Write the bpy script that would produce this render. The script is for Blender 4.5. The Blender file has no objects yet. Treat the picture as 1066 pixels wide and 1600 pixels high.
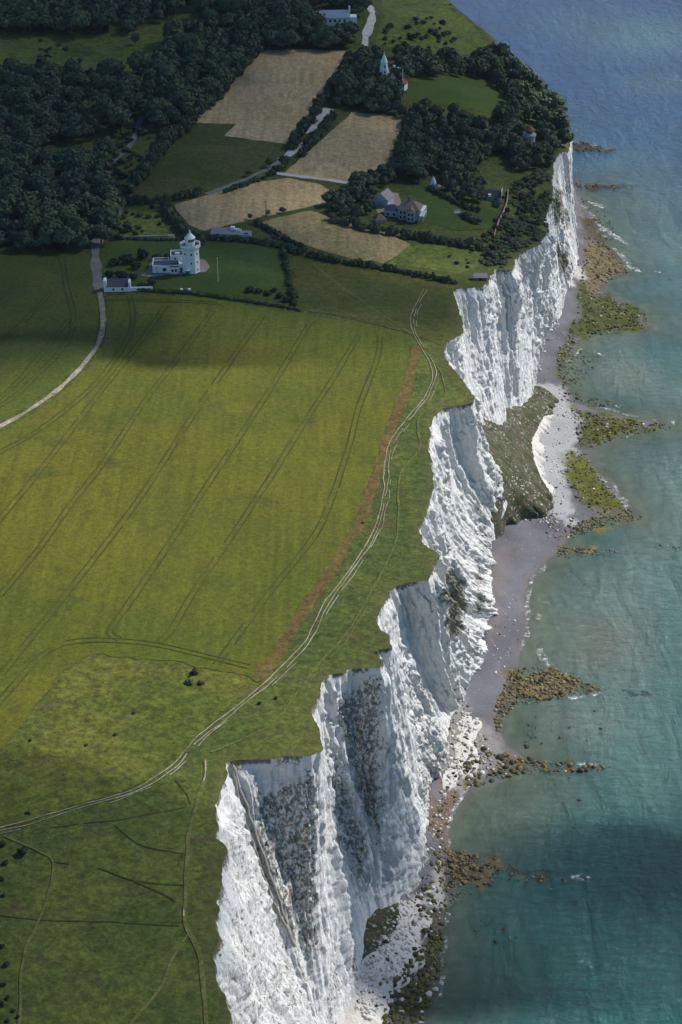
import bpy, math, random
import numpy as np
from mathutils import Vector
from mathutils.geometry import delaunay_2d_cdt
random.seed(7); RNG = np.random.default_rng(7)
scene = bpy.context.scene
COL = scene.collection

# ------------------------------------------------------------------ camera
CAMZ, PITCH, FPX = 431.0, math.radians(29.75), 3000.0
cam = bpy.data.cameras.new('camera'); cam_o = bpy.data.objects.new('camera', cam); COL.objects.link(cam_o)
cam_o.location = (0, 0, CAMZ); cam_o.rotation_euler = (math.pi/2-PITCH, 0, 0)
cam.sensor_fit = 'VERTICAL'; cam.sensor_height = 24.0; cam.lens = 24.0*FPX/1600.0
cam.clip_start = 1.0; cam.clip_end = 60000.0
scene.camera = cam_o

# ------------------------------------------------------------------ light
SUN_AZ, SUN_EL = math.radians(23), math.radians(44)      # azimuth measured from +X towards +Y
SUND = np.array([math.cos(SUN_AZ)*math.cos(SUN_EL), math.sin(SUN_AZ)*math.cos(SUN_EL), math.sin(SUN_EL)])
world = bpy.data.worlds.new('World'); scene.world = world; world.use_nodes = True
wn = world.node_tree; wn.nodes.clear()
sky = wn.nodes.new('ShaderNodeTexSky'); sky.sky_type = 'NISHITA'; sky.sun_disc = False
sky.sun_elevation = SUN_EL; sky.sun_rotation = math.pi/2-SUN_AZ; sky.altitude = 100; sky.ozone_density = 4.0; sky.dust_density = .15; sky.air_density = 1.1
bg = wn.nodes.new('ShaderNodeBackground'); bg.inputs[1].default_value = 0.075
wo = wn.nodes.new('ShaderNodeOutputWorld')
hs = wn.nodes.new('ShaderNodeHueSaturation'); hs.inputs['Saturation'].default_value = 1.2; wn.links.new(sky.outputs[0], hs.inputs['Color']); wn.links.new(hs.outputs[0], bg.inputs[0]); wn.links.new(bg.outputs[0], wo.inputs[0])
sun = bpy.data.lights.new('sun', 'SUN'); sun.energy = 4.5; sun.angle = math.radians(0.6); sun.color = (1, .955, .89)
sun_o = bpy.data.objects.new('sun', sun); COL.objects.link(sun_o)
sun_o.rotation_euler = Vector(SUND).to_track_quat('Z', 'Y').to_euler()
scene.view_settings.view_transform = 'Standard'; scene.view_settings.look = 'None'
scene.view_settings.exposure = 0.4; scene.view_settings.gamma = 1.0
scene.cycles.max_bounces = 6; scene.cycles.transparent_max_bounces = 16

# ------------------------------------------------------------------ projection and noise helpers
SP, CP = math.sin(PITCH), math.cos(PITCH)
def ray(px, py):
    px = np.asarray(px, float); py = np.asarray(py, float)
    a = px-533.0; b = 800.0-py
    return a, FPX*CP+b*SP, -FPX*SP+b*CP
def at_z(px, py, z):
    dx, dy, dz = ray(px, py); t = (np.asarray(z, float)-CAMZ)/dz
    return dx*t, dy*t
def project(x, y, z):
    x = np.asarray(x, float); y = np.asarray(y, float); zz = np.asarray(z, float)-CAMZ
    d = y*CP-zz*SP; u = y*SP+zz*CP
    d = np.where(d < 1, 1, d)
    return 533+FPX*x/d, 800-FPX*u/d
def _h(ix, iy, s):
    n = (ix.astype(np.int64)*374761393+iy.astype(np.int64)*668265263+s*1442695041) & 0xffffffff
    n = ((n ^ (n >> 13))*1274126177) & 0xffffffff
    n = ((n ^ (n >> 16))*2246822519) & 0xffffffff
    return ((n ^ (n >> 15)) & 0xffff)/65535.0
def vn(x, y, s=0):
    x = np.asarray(x, float); y = np.asarray(y, float)
    x, y = np.broadcast_arrays(x, y)
    ix = np.floor(x); iy = np.floor(y); fx = x-ix; fy = y-iy
    fx = fx*fx*(3-2*fx); fy = fy*fy*(3-2*fy); ix = ix.astype(np.int64); iy = iy.astype(np.int64)
    a = _h(ix, iy, s); b = _h(ix+1, iy, s); c = _h(ix, iy+1, s); d = _h(ix+1, iy+1, s)
    return (a*(1-fx)+b*fx)*(1-fy)+(c*(1-fx)+d*fx)*fy
def fbm(x, y, s=0, o=4):
    t = 0; a = .5; n = 0
    for k in range(o):
        t = t+a*vn(x*2**k+17.3*k, y*2**k-9.1*k, s+k); n += a; a *= .5
    return t/n
def inpoly(px, py, poly):
    px = np.asarray(px, float); py = np.asarray(py, float); r = np.zeros(px.shape, bool)
    n = len(poly)
    for i in range(n):
        x0, y0 = poly[i]; x1, y1 = poly[(i+1) % n]
        if y0 == y1: continue
        c = ((y0 > py) != (y1 > py)) & (px < (x1-x0)*(py-y0)/(y1-y0)+x0)
        r ^= c
    return r
def dpoly(x, y, P, closed=False):
    d = np.full(np.shape(x), 1e9); n = len(P)
    for i in range(n if closed else n-1):
        x0, y0 = P[i][:2]; x1, y1 = P[(i+1) % n][:2]
        dx, dy = x1-x0, y1-y0; L = dx*dx+dy*dy+1e-9
        t = np.clip(((x-x0)*dx+(y-y0)*dy)/L, 0, 1)
        d = np.minimum(d, (x-x0-t*dx)**2+(y-y0-t*dy)**2)
    return np.sqrt(d)
def smooth(a, b, x):
    t = np.clip((x-a)/(b-a), 0, 1); return t*t*(3-2*t)

# ------------------------------------------------------------------ mesh helpers
def make_mesh(name, V, F, attrs=None, smooth_=False):
    V = np.asarray(V, np.float32); me = bpy.data.meshes.new(name)
    if not isinstance(F, list): F = [F]
    F = [np.asarray(f, np.int32) for f in F if len(f)]
    me.vertices.add(len(V)); me.vertices.foreach_set('co', V.ravel())
    nl = sum(f.size for f in F); npol = sum(len(f) for f in F)
    me.loops.add(nl); me.polygons.add(npol)
    me.loops.foreach_set('vertex_index', np.concatenate([f.ravel() for f in F]))
    ls = []; off = 0
    for f in F:
        k = f.shape[1]; ls.append(off+np.arange(len(f))*k); off += f.size
    me.polygons.foreach_set('loop_start', np.concatenate(ls).astype(np.int32))
    if smooth_: me.polygons.foreach_set('use_smooth', np.ones(npol, bool))
    for an, (ty, dat) in (attrs or {}).items():
        at = me.attributes.new(an, 'FLOAT_COLOR' if ty == 'c' else 'FLOAT', 'POINT')
        dat = np.asarray(dat, np.float32)
        if ty == 'c':
            d4 = np.ones((len(V), 4), np.float32); d4[:, :3] = dat; at.data.foreach_set('color', d4.ravel())
        else: at.data.foreach_set('value', dat.ravel())
    me.update(calc_edges=True); me.validate()
    return me
def link(name, me, mat=None, parent=None, label=None, cat=None, group=None, kind=None, loc=None):
    o = bpy.data.objects.new(name, me); COL.objects.link(o)
    if mat is not None and me is not None and not me.materials: me.materials.append(mat)
    if parent is not None: o.parent = parent
    if loc is not None: o.location = loc
    if label: o['label'] = label
    if cat: o['category'] = cat
    if group: o['group'] = group
    if kind: o['kind'] = kind
    return o
def root(name, loc, rz, label, cat, group=None, kind=None):
    o = link(name, None, label=label, cat=cat, group=group, kind=kind, loc=loc); o.rotation_euler = (0, 0, rz); return o
def grid_faces(nr, nc):
    i = np.arange(nr-1)[:, None]*nc+np.arange(nc-1)[None, :]
    return np.stack([i, i+1, i+1+nc, i+nc], -1).reshape(-1, 4)

# ------------------------------------------------------------------ materials
def lin(r, g, b):
    f = lambda c: (c/255/12.92) if c/255 <= .04045 else ((c/255+.055)/1.055)**2.4
    return (f(r), f(g), f(b))
class NT:
    def __init__(s, name):
        s.m = bpy.data.materials.new(name); s.m.use_nodes = True; s.t = s.m.node_tree
        s.b = s.t.nodes['Principled BSDF']; s.out = s.t.nodes['Material Output']
        s.b.inputs['Roughness'].default_value = .9; s.b.inputs['Specular IOR Level'].default_value = .15
    def n(s, ty, **k):
        x = s.t.nodes.new(ty)
        for a, v in k.items(): setattr(x, a, v)
        return x
    def set(s, sock, v):
        if isinstance(v, bpy.types.NodeSocket): s.t.links.new(v, sock)
        elif isinstance(v, (tuple, list)) and len(v) == 3 and sock.type == 'RGBA': sock.default_value = (*v, 1)
        else: sock.default_value = v
    def obj(s, scale=None):
        o = s.n('ShaderNodeTexCoord').outputs['Object']
        if scale is None: return o
        mp = s.n('ShaderNodeMapping'); mp.inputs['Scale'].default_value = scale; s.set(mp.inputs[0], o); return mp.outputs[0]
    def noise(s, scale, detail=4, rough=.55, vec=None, dist=0):
        x = s.n('ShaderNodeTexNoise'); x.inputs['Scale'].default_value = scale; x.inputs['Detail'].default_value = detail
        x.inputs['Roughness'].default_value = rough; x.inputs['Distortion'].default_value = dist
        s.set(x.inputs['Vector'], vec if vec is not None else s.obj()); return x.outputs['Fac']
    def ramp(s, fac, a, b):
        x = s.n('ShaderNodeMapRange'); x.interpolation_type = 'SMOOTHSTEP'; s.set(x.inputs[0], fac)
        s.set(x.inputs[1], a); s.set(x.inputs[2], b); return x.outputs[0]
    def mix(s, f, a, b, mode='MIX'):
        x = s.n('ShaderNodeMix', data_type='RGBA', blend_type=mode); s.set(x.inputs[0], f); s.set(x.inputs[6], a); s.set(x.inputs[7], b); return x.outputs[2]
    def math(s, op, a, b=0.0):
        x = s.n('ShaderNodeMath', operation=op); s.set(x.inputs[0], a); s.set(x.inputs[1], b); return x.outputs[0]
    def attr(s, name, col=False):
        x = s.n('ShaderNodeAttribute', attribute_name=name); return x.outputs['Color' if col else 'Fac']
    def val(s, v):
        x = s.n('ShaderNodeCombineColor')
        for i in range(3): s.set(x.inputs[i], v)
        return x.outputs[0]
    def base(s, c): s.set(s.b.inputs['Base Color'], c)
    def bump(s, h, strength=.5, dist=1.0):
        x = s.n('ShaderNodeBump'); x.inputs['Strength'].default_value = strength; x.inputs['Distance'].default_value = dist
        s.set(x.inputs['Height'], h); s.set(s.b.inputs['Normal'], x.outputs[0])
def turf(name, c1, c2, c3, big=.03, mid=.16, fine=1.1, bump=.35, finec=.45, rows=None):
    """patchy ground cover: broad mottling of c1/c2, mid scale patches of c3, fine grain"""
    k = NT(name)
    c = k.mix(k.ramp(k.noise(big, 5, .6), .38, .62), c1, c2)
    c = k.mix(k.ramp(k.noise(mid, 6, .65), .52, .72), c, c3)
    if rows:
        rz, sc, amt = rows
        mp = k.n('ShaderNodeMapping'); mp.inputs['Rotation'].default_value = (0, 0, rz); mp.inputs['Scale'].default_value = (sc, sc*.03, 1)
        k.set(mp.inputs[0], k.obj()); st = k.noise(1.0, 3, .6, mp.outputs[0])
        c = k.mix(amt, c, k.val(st), 'OVERLAY')
    f = k.noise(fine, 6, .8); tuft = k.noise(fine*.45, 4, .7); c = k.mix(finec, c, k.val(k.ramp(f, .22, .78)), 'OVERLAY'); c = k.mix(finec*.6, c, k.val(k.ramp(tuft, .25, .75)), 'OVERLAY')
    k.base(c); k.bump(f, bump, .8); return k.m
def plain(name, c, rough=.8, var=.15, scale=1.0, metal=0.0):
    k = NT(name); n = k.noise(scale, 4, .6)
    k.base(k.mix(var, c, k.val(n), 'OVERLAY')); k.b.inputs['Roughness'].default_value = rough; k.b.inputs['Metallic'].default_value = metal
    return k.m
M = {}
M['down'] = turf('downland_grass', (.054, .076, .016), (.086, .100, .020), (.072, .064, .022), .03, .10, .7, .45, .6)
M['crop'] = turf('wheat_crop', (.077, .093, .011), (.111, .107, .012), (.068, .082, .012), .014, .06, 1.1, .35, .36, (math.radians(-28), .45, .35))
M['crop_green'] = turf('green_crop', (0.0638, 0.0833, 0.0136), (0.0850, 0.0952, 0.0136), (0.0808, 0.0723, 0.0170), .025, .09, 1.3, .3, .4)
def rimmed(m):
    k = NT.__new__(NT); k.m = m; k.t = m.node_tree; k.b = k.t.nodes['Principled BSDF']; k.out = k.t.nodes['Material Output']
    src = k.b.inputs['Base Color'].links[0].from_socket
    f = k.ramp(k.math('ADD', k.attr('rim'), k.math('MULTIPLY', k.math('SUBTRACT', k.noise(.25, 6, .7), .5), 1.6)), .25, .95)
    k.base(k.mix(k.math('MULTIPLY', f, .32), src, (.085, .068, .034)))
rimmed(M['down'])
M['rough'] = turf('rough_pasture', (.072, .090, .014), (.104, .108, .018), (.066, .064, .022), .03, .13, .55, .5, .65)
M['lawn'] = turf('mown_lawn', (0.0467, 0.0808, 0.0136), (0.0638, 0.0978, 0.0170), (0.0425, 0.0723, 0.0136), .03, .1, .8, .15, .25)
M['meadow'] = turf('meadow_grass', (.085, .118, .020), (.118, .138, .026), (.052, .064, .022), .03, .1, .6, .4, .6)
M['pasture'] = turf('cliff_pasture', (0.0553, 0.0697, 0.0119), (0.0850, 0.0850, 0.0170), (0.0892, 0.0723, 0.0272), .03, .09, .7, .3, .45)
M['stubble'] = turf('stubble', (.40, .285, .135), (.47, .34, .17), (.33, .245, .12), .02, .08, .8, .3, .4, (math.radians(-18), .4, .5))
M['stubble_green'] = turf('greening_stubble', (.26, .205, .09), (.34, .255, .11), (.17, .17, .06), .025, .07, .8, .3, .45, (math.radians(-60), .4, .4))
M['brown'] = turf('bare_margin', (.095, .066, .022), (.115, .082, .026), (.078, .076, .017), .05, .14, .8, .3, .55)
M['chalktrack'] = turf('chalk_track', (.23, .20, .14), (.33, .29, .22), (.11, .10, .04), .08, .35, 1.2, .3, .5)
M['worn'] = turf('worn_grass_path', (.090, .100, .026), (.115, .118, .04), (.075, .082, .02), .06, .3, 1.0, .3, .5)
M['darkpath'] = turf('trodden_path', (.046, .054, .014), (.060, .062, .02), (.046, .05, .013), .06, .3, 1.0, .3, .5)
M['tram'] = turf('crop_wheel_track', (0.0429, 0.0530, 0.0125), (0.0585, 0.0663, 0.0140), (0.0468, 0.0515, 0.0125), .06, .3, 1.0, .3, .3)
M['asphalt'] = turf('worn_asphalt', (.17, .155, .14), (.22, .20, .175), (.12, .115, .10), .06, .3, 1.0, .2, .3)
M['gravel'] = turf('pinkish_gravel', (.30, .22, .165), (.34, .26, .195), (.26, .20, .15), .1, .4, 2.0, .3, .3)
M['road'] = turf('pale_road', (.52, .49, .44), (.60, .56, .52), (.42, .39, .34), .06, .3, 1.0, .2, .25)
M['white'] = plain('white_paint', (.82, .82, .80), .55, .12, 1.2)
M['slate'] = plain('dark_slate', (.075, .07, .085), .6, .3, 2.0)
M['lead'] = plain('lead_flat_roof', (.07, .075, .10), .6, .3, 1.0)
M['glass'] = plain('dark_glass', (.02, .025, .03), .12, .05, 1.0)
M['teal'] = plain('green_paint', (.01, .13, .085), .5, .1, 1.0)
M['black'] = plain('dark_paint', (.015, .015, .02), .5, .1, 1.0)
M['greyroof'] = plain('grey_felt_roof', (.27, .25, .25), .85, .3, 1.2)
M['bluewall'] = plain('pale_blue_render', (.42, .47, .56), .8, .15, 1.0)
M['tile'] = plain('brown_roof_tile', (.20, .155, .115), .85, .5, 2.5)
M['redtile'] = plain('red_roof_tile', (.30, .085, .05), .85, .4, 2.5)
M['stone'] = plain('grey_stone', (.36, .35, .34), .9, .4, 1.5)
M['brownroof'] = plain('rust_brown_roof', (.17, .07, .055), .7, .3, 1.5)
M['canvas'] = plain('white_canvas', (.72, .72, .74), .85, .12, 1.0)
M['wood'] = plain('weathered_timber', (.20, .155, .115), .85, .4, 2.5)
M['pole'] = plain('pole_wood', (.16, .13, .10), .85, .3, 2.0)
M['bark'] = plain('bark', (.07, .055, .04), .95, .4, 2.0)
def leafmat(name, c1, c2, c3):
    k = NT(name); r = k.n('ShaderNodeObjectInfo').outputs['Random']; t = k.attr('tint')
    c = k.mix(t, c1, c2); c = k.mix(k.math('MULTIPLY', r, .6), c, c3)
    k.base(c); k.b.inputs['Roughness'].default_value = .75; k.b.inputs['Specular IOR Level'].default_value = .2
    return k.m
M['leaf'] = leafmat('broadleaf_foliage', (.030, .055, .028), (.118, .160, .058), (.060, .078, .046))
M['leaf_dark'] = leafmat('dark_foliage', (.015, .026, .015), (.04, .055, .024), (.028, .038, .02))
M['leaf_red'] = leafmat('reddish_foliage', (.05, .034, .026), (.10, .065, .045), (.07, .06, .035))

# ------------------------------------------------------------------ terrain
TC = [(300, 424, 95), (150, 500, 95), (0, 560, 96), (-150, 700, 98), (300, 700, 96), (100, 900, 98), (450, 850, 95), (600, 650, 93),
      (560, 500, 93), (300, 1100, 97), (100, 1300, 99), (0, 1550, 100), (250, 1500, 97), (340, 1500, 95), (345, 1250, 95), (420, 1183, 95),
      (500, 1172, 95), (500, 1080, 95), (600, 1020, 95), (610, 930, 94), (670, 850, 93), (675, 700, 92), (735, 630, 90), (694, 556, 91),
      (720, 500, 89), (706, 452, 88), (756, 448, 87), (776, 420, 85), (800, 422, 81), (812, 392, 77), (843, 384, 74), (857, 357, 72), (850, 344, 72),
      (859, 318, 74), (865, 265, 75), (876, 237, 72), (889, 236, 67), (893, 213, 66), (885, 190, 72), (860, 150, 73), (785, 95, 76), (760, 50, 80), (700, 5, 82),
      (640, 320, 90), (700, 300, 88), (760, 310, 85), (740, 350, 86), (780, 340, 82), (820, 300, 78), (820, 215, 80), (700, 145, 88), (600, 125, 92),
      (550, 225, 92), (480, 120, 94), (350, 250, 92), (400, 310, 92), (550, 370, 92), (200, 350, 93), (100, 330, 87), (80, 220, 83), (170, 200, 85), (250, 150, 88),
      (150, 90, 91), (20, 100, 94), (100, 20, 96), (400, 30, 94), (550, 20, 95), (640, 40, 90), (-100, 250, 84), (-150, 50, 96), (-100, 400, 92)]
_tc = np.array([(*at_z(a, b, c), c) for a, b, c in TC])
def terrain(x, y):
    x = np.asarray(x, float); y = np.asarray(y, float); sh = x.shape; X = x.ravel(); Y = y.ravel(); out = np.empty(len(X))
    for s in range(0, len(X), 20000):
        d2 = (X[s:s+20000, None]-_tc[None, :, 0])**2+(Y[s:s+20000, None]-_tc[None, :, 1])**2
        w = (d2+18.0**2)**-1.6; out[s:s+20000] = (w*_tc[None, :, 2]).sum(1)/w.sum(1)
    return out.reshape(sh)
def gnd(px, py):
    px = np.asarray(px, float); py = np.asarray(py, float); z = np.full(px.shape, 92.0)
    for _ in range(14):
        x, y = at_z(px, py, z); z = .4*z+.6*terrain(x, y)
    return x, y, z
def G(p): x, y, z = gnd(np.array([p[0]]), np.array([p[1]])); return float(x[0]), float(y[0]), float(z[0])

# ------------------------------------------------------------------ chalk cliff: lofted from cliff-top line to cliff-foot line
P = lambda *a: ('p',)+a
W = lambda *a: ('w',)+a
KEYS = [
 (W(-16, 150), W(30, 150, 4)), (W(-22, 260), W(24, 262, 4)), (P(362, 1640), W(20, 330, 4)), (P(360, 1600), W(18, 345, 4)), (P(357, 1564), W(16, 354, 4)),
 (P(338, 1530), W(14, 360, 4)), (P(332, 1492), W(12, 367, 4)), (P(345, 1470), W(10, 372, 4)), (P(338, 1444), W(9, 378, 4)), (P(342, 1408), W(8, 384, 4)),
 (P(350, 1362), W(6, 392, 4)), (P(355, 1320), W(4, 398, 4)), (P(336, 1308), W(3, 400, 4)), (P(343, 1284), W(2, 403, 4)), (P(336, 1256), W(1, 405, 4)),
 (P(354, 1215), W(-1, 408, 4)), (P(352, 1190), W(-3, 411, 4)), (P(376, 1188), W(-4, 414, 4)), (P(430, 1184), W(-5, 420, 4)), (P(488, 1180), W(-5, 427, 4)),
 (P(503, 1174), P(520, 1600, 5)), (P(499, 1140), P(545, 1560, 8)), (P(486, 1116), P(558, 1500, 12)), (P(504, 1075), P(563, 1430, 15)), (P(507, 1058), P(565, 1412, 15)),
 (P(546, 1046), P(580, 1409, 13)), (P(594, 1043), P(608, 1405, 8)), (P(600, 1032), P(634, 1392, 5)), (P(583, 1019), P(660, 1350, 4)), (P(613, 1011), P(668, 1295, 4)),
 (P(609, 993), P(669, 1245, 4)), (P(587, 976), P(680, 1215, 5)), (P(604, 931), P(692, 1188, 6)), (P(620, 914), P(694, 1150, 7)), (P(670, 906), P(712, 1100, 6)),
 (P(686, 866), P(728, 1075, 5)), (P(663, 850), P(752, 1034, 4)), (P(654, 828), P(763, 985, 4)), (P(668, 788), P(773, 940, 4)), (P(678, 757), P(770, 910, 4)),
 (P(674, 727), P(769, 885, 4)), (P(670, 688), P(769, 862, 4)), (P(681, 645), P(769, 842, 6)), (P(695, 638), P(770, 818, 10)), (P(733, 632), P(776, 795, 16)),
 (P(743, 623), P(789, 770, 22)), (P(737, 614), W(70, 742, 26)), (P(726, 600), W(65, 749, 27)), (P(712, 580), W(61, 751, 27)), (P(694, 556), W(60, 754, 27)), (P(697, 536), W(63, 762, 26)),
 (P(724, 520), W(67, 769, 25)), (P(722, 495), W(66, 773, 24)), (P(706, 453), W(67, 780, 23)), (P(756, 448), W(75, 797, 20)), (P(776, 421), P(794, 644, 16)), (P(800, 422), P(810, 640, 12)),
 (P(812, 395), P(829, 625, 7)), (P(843, 384), P(838, 570, 5)), (P(857, 357), P(845, 532, 5)), (P(850, 345), P(856, 515, 5)), (P(859, 318), P(871, 500, 5)),
 (P(863, 300), P(880, 458, 5)), (P(865, 266), P(893, 432, 5)), (P(866, 248), P(901, 420, 5)), (P(876, 238), P(903, 402, 5)), (P(888, 237), P(903, 384, 4)),
 (P(893, 214), W(139, 1112, 4)), (P(886, 190), W(141, 1150, 4)), (P(860, 150), W(141, 1195, 4)), (P(785, 95), W(122, 1250, 4)), (P(778, 68), W(116, 1285, 4)), (P(760, 50), W(112, 1320, 4)), (P(700, 5), W(94, 1392, 4)), (W(40, 1500), W(75, 1500, 4)), (W(-60, 1760), W(-20, 1765, 4)), (W(-60, 3000), W(-20, 3000, 4))]
kt, kb = [], []
for t, b in KEYS:
    if t[0] == 'p': kt.append(G(t[1:]))
    else: kt.append((t[1], t[2], float(terrain(np.array([t[1]]), np.array([t[2]]))[0])))
    if b[0] == 'p': x, y = at_z(b[1], b[2], b[3]); kb.append((float(x), float(y), b[3]))
    else: kb.append(b[1:])
kt = np.array(kt); kb = np.array(kb, float)
Tl, Bl = [], []
for i in range(len(kt)-1):
    L = .5*(np.linalg.norm(kt[i+1, :2]-kt[i, :2])+np.linalg.norm(kb[i+1, :2]-kb[i, :2]))
    far = kt[i, 1] > 1180 or kt[i+1, 1] < 320
    n = max(3, int(L/(3.0 if far else .40)))
    s = np.linspace(0, 1, n, endpoint=False)[:, None]
    Tl.append(kt[i]*(1-s)+kt[i+1]*s); Bl.append(kb[i]*(1-s)+kb[i+1]*s)
T = np.concatenate(Tl); B = np.concatenate(Bl)
def gsm(A, sig):
    r = int(sig*3)+1; k = np.exp(-.5*(np.arange(-r, r+1)/sig)**2); k /= k.sum()
    Q = np.pad(A, ((r, r), (0, 0)), 'edge'); return np.stack([np.convolve(Q[:, j], k, 'valid') for j in range(A.shape[1])], 1)
T = gsm(T, 2.0); B = gsm(B, 5.0)
mid = .5*(T+B); seg = np.linalg.norm(np.diff(mid[:, :2], axis=0), axis=1); U = np.concatenate([[0], np.cumsum(np.maximum(seg, .35))])
tg = np.gradient(gsm(mid, 12.0), axis=0); nrm = np.stack([tg[:, 1], -tg[:, 0]], 1); nrm /= np.linalg.norm(nrm, axis=1)[:, None]+1e-9
NV = 180
v = np.linspace(0, 1, NV)[:, None]; u = U[None, :]
g = .62*v+.38*v**2.6
H = (T[:, 2]-B[:, 2])[None, :]
X = T[None, :, 0]*(1-g)+B[None, :, 0]*g; Y = T[None, :, 1]*(1-g)+B[None, :, 1]*g
Z = T[None, :, 2]*(1-v)+B[None, :, 2]*v
zz = v*H
wob = 5*(fbm(u/25, zz/45, 3, 3)-.5)
f1 = 1-np.abs(2*fbm((u+wob)/12, zz/260+u*0, 11, 2)-1)*1.7          # buttresses with sharp arrises
f2 = 1-np.abs(2*fbm((u+wob*1.2+zz*.10)/4.2, zz/75, 23, 2)-1)*1.6      # runnels
f5 = 1-np.abs(2*fbm((u+wob*.8-zz*.06)/1.5, zz/26, 27, 2)-1)*1.6      # fine flutes
f3 = fbm(u/1.3, zz/2.6, 31, 3)-.5; f4 = fbm(u/4.0, zz/5.0, 41, 4)-.5
flat = smooth(.42, .6, fbm(u/26, zz/60, 45, 2))                      # smooth joint faces between broken ground
amp = smooth(0, .08, v)*(1-.35*smooth(.85, 1, v))
D = amp*(4.2*(f1-.5)+(1.5-.8*flat)*(f2-.5)+(1.5-.9*flat)*(f5-.5))+(.35+.65*amp)*(1.3-.8*flat)*(1.7*f3+1.3*f4)+(1-amp)*2.4*(fbm(u/3.2, 0*v, 51, 4)-.5)
def blocks(w_, h_, s_):                                              # fractured chalk: joint-bounded blocks set back or proud
    uu = (u+wob*.7+1.2*(fbm(u/3, zz/6, s_+2, 2)-.5))/w_; iu = np.floor(uu).astype(np.int64)+0*zz.astype(np.int64)
    zq = zz/h_+7.3*_h(iu, iu*0, s_)+.35*fbm(u/2+0*zz, zz/3, s_+5, 2); iz = np.floor(zq).astype(np.int64)
    fu = uu-np.floor(uu); return _h(iu, iz, s_+1)-.5+.5*(fu-.5)*(_h(iu, iu*0, s_+3)-.3)*2
rug = (1-.45*flat)*(.6+.8*fbm(u/18, zz/22, 65, 3))
D = D*.92+amp*rug*(2.3*blocks(5.5, 30., 611)+1.5*blocks(2.3, 12., 631)+.75*blocks(1.1, 4.0, 651))
bedz = (T[:, 2][None, :]-zz)+3*(fbm(u/40, 0*u, 55, 2)-.5)
D = D+amp*(1-.5*flat)*(.6*(vn(bedz/2.4, u/40, 57)-.5)+.4*(vn(bedz/.9, u/18, 58)-.5))
D = D*np.where(T[:, 1] > 985, .55, 1.0)[None, :]
X = X+nrm[None, :, 0]*D; Y = Y+nrm[None, :, 1]*D
Z = Z+amp*.8*f4
Z[0] = T[:, 2]; 
TOP = np.stack([X[0], Y[0], Z[0]], 1)
TOP[:, 2] = terrain(TOP[:, 0], TOP[:, 1]); Z[0] = TOP[:, 2]
# foot skirt
X = np.vstack([X, B[None, :, 0]+nrm[None, :, 0]*2]); Y = np.vstack([Y, B[None, :, 1]+nrm[None, :, 1]*2]); Z = np.vstack([Z, B[None, :, 2]-6])
VEG = [([(395, 1235), (440, 1215), (500, 1215), (505, 1350), (503, 1490), (468, 1495), (425, 1420), (388, 1330)], .535), ([(345, 1250), (500, 1200), (505, 1600), (345, 1600)], .45), ([(560, 1150), (700, 1080), (680, 1330), (590, 1400)], .37), ([(350, 1330), (372, 1300), (455, 1470), (430, 1500), (350, 1520)], .44), ([(352, 1540), (420, 1530), (470, 1500), (480, 1600), (360, 1620)], .45),
       ([(515, 1085), (540, 1068), (600, 1068), (602, 1340), (585, 1320), (555, 1250), (530, 1160)], .55), ([(505, 1150), (530, 1160), (560, 1270), (585, 1330), (560, 1400), (520, 1330)], .52),
       ([(690, 905), (705, 885), (728, 900), (728, 985), (700, 1005), (692, 960)], .72), ([(735, 868), (750, 880), (768, 930), (755, 975), (735, 965), (745, 920)], .66), ([(745, 850), (762, 845), (765, 880), (752, 885)], .6),
       ([(615, 1060), (700, 1050), (690, 1140), (665, 1260), (615, 1240)], .42), ([(600, 1300), (625, 1290), (625, 1390), (595, 1395)], .42), ([(690, 1000), (745, 985), (735, 1060), (695, 1070)], .42),
       ([(742, 640), (775, 680), (788, 760), (775, 800), (765, 700)], .48), ([(856, 290), (888, 290), (890, 352), (862, 358)], .70), ([(866, 380), (892, 385), (890, 432), (872, 436)], .78), ([(850, 240), (905, 240), (910, 420), (840, 420)], .42), ([(865, 345), (905, 335), (905, 400), (880, 395)], .42),
       ([(770, 500), (840, 480), (838, 620), (770, 640)], .39), ([(780, 440), (820, 430), (835, 500), (790, 520)], .38)]
ppx, ppy = project(X, Y, Z)
veg = np.full(X.shape, .30)
j1 = 26*(fbm(U[None, :]/6+0*X, Z/9, 61)-.5); j2 = 60*(fbm(U[None, :]/5+0*X, Z/11, 62)-.5)
for poly, d in VEG:
    bx = [q[0] for q in poly]; by = [q[1] for q in poly]; m = (ppx > min(bx)-20) & (ppx < max(bx)+20) & (ppy > min(by)-40) & (ppy < max(by)+40)
    a_, b_ = (ppx+j1)[m], (ppy+j2)[m]; sdm = dpoly(a_, b_, poly, True)*np.where(inpoly(a_, b_, poly), 1, -1); cur = veg[m]
    veg[m] = np.maximum(cur, .30+(d-.30)*smooth(-8, 16, sdm))
veg = np.where(Y > 1125, .9, veg)                                   # the far flank beyond the last white face is all scrub
vfull = np.linspace(0, 1, NV+1)[:, None]
veg = np.maximum(veg, .30+.20*smooth(.55, .95, vfull)*smooth(.45, .62, fbm(U[None, :]/14+0*X, vfull*3, 91, 4)))
veg = np.maximum(veg, .30+.34*smooth(.055, .0, vfull)*smooth(.40, .56, fbm(U[None, :]/4+0*X, vfull*9, 93, 3)))
vs = veg.copy()
for _ in range(6):
    vs[1:-1, 1:-1] = (vs[1:-1, 1:-1]*2+vs[:-2, 1:-1]+vs[2:, 1:-1]+vs[1:-1, :-2]+vs[1:-1, 2:])/6
soil = np.broadcast_to(np.concatenate([smooth(.035, 0, v[:, 0]), [0]])[:, None], X.shape)*(.35+.65*(fbm(u/9, 0*u, 71, 3) > .52))
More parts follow.
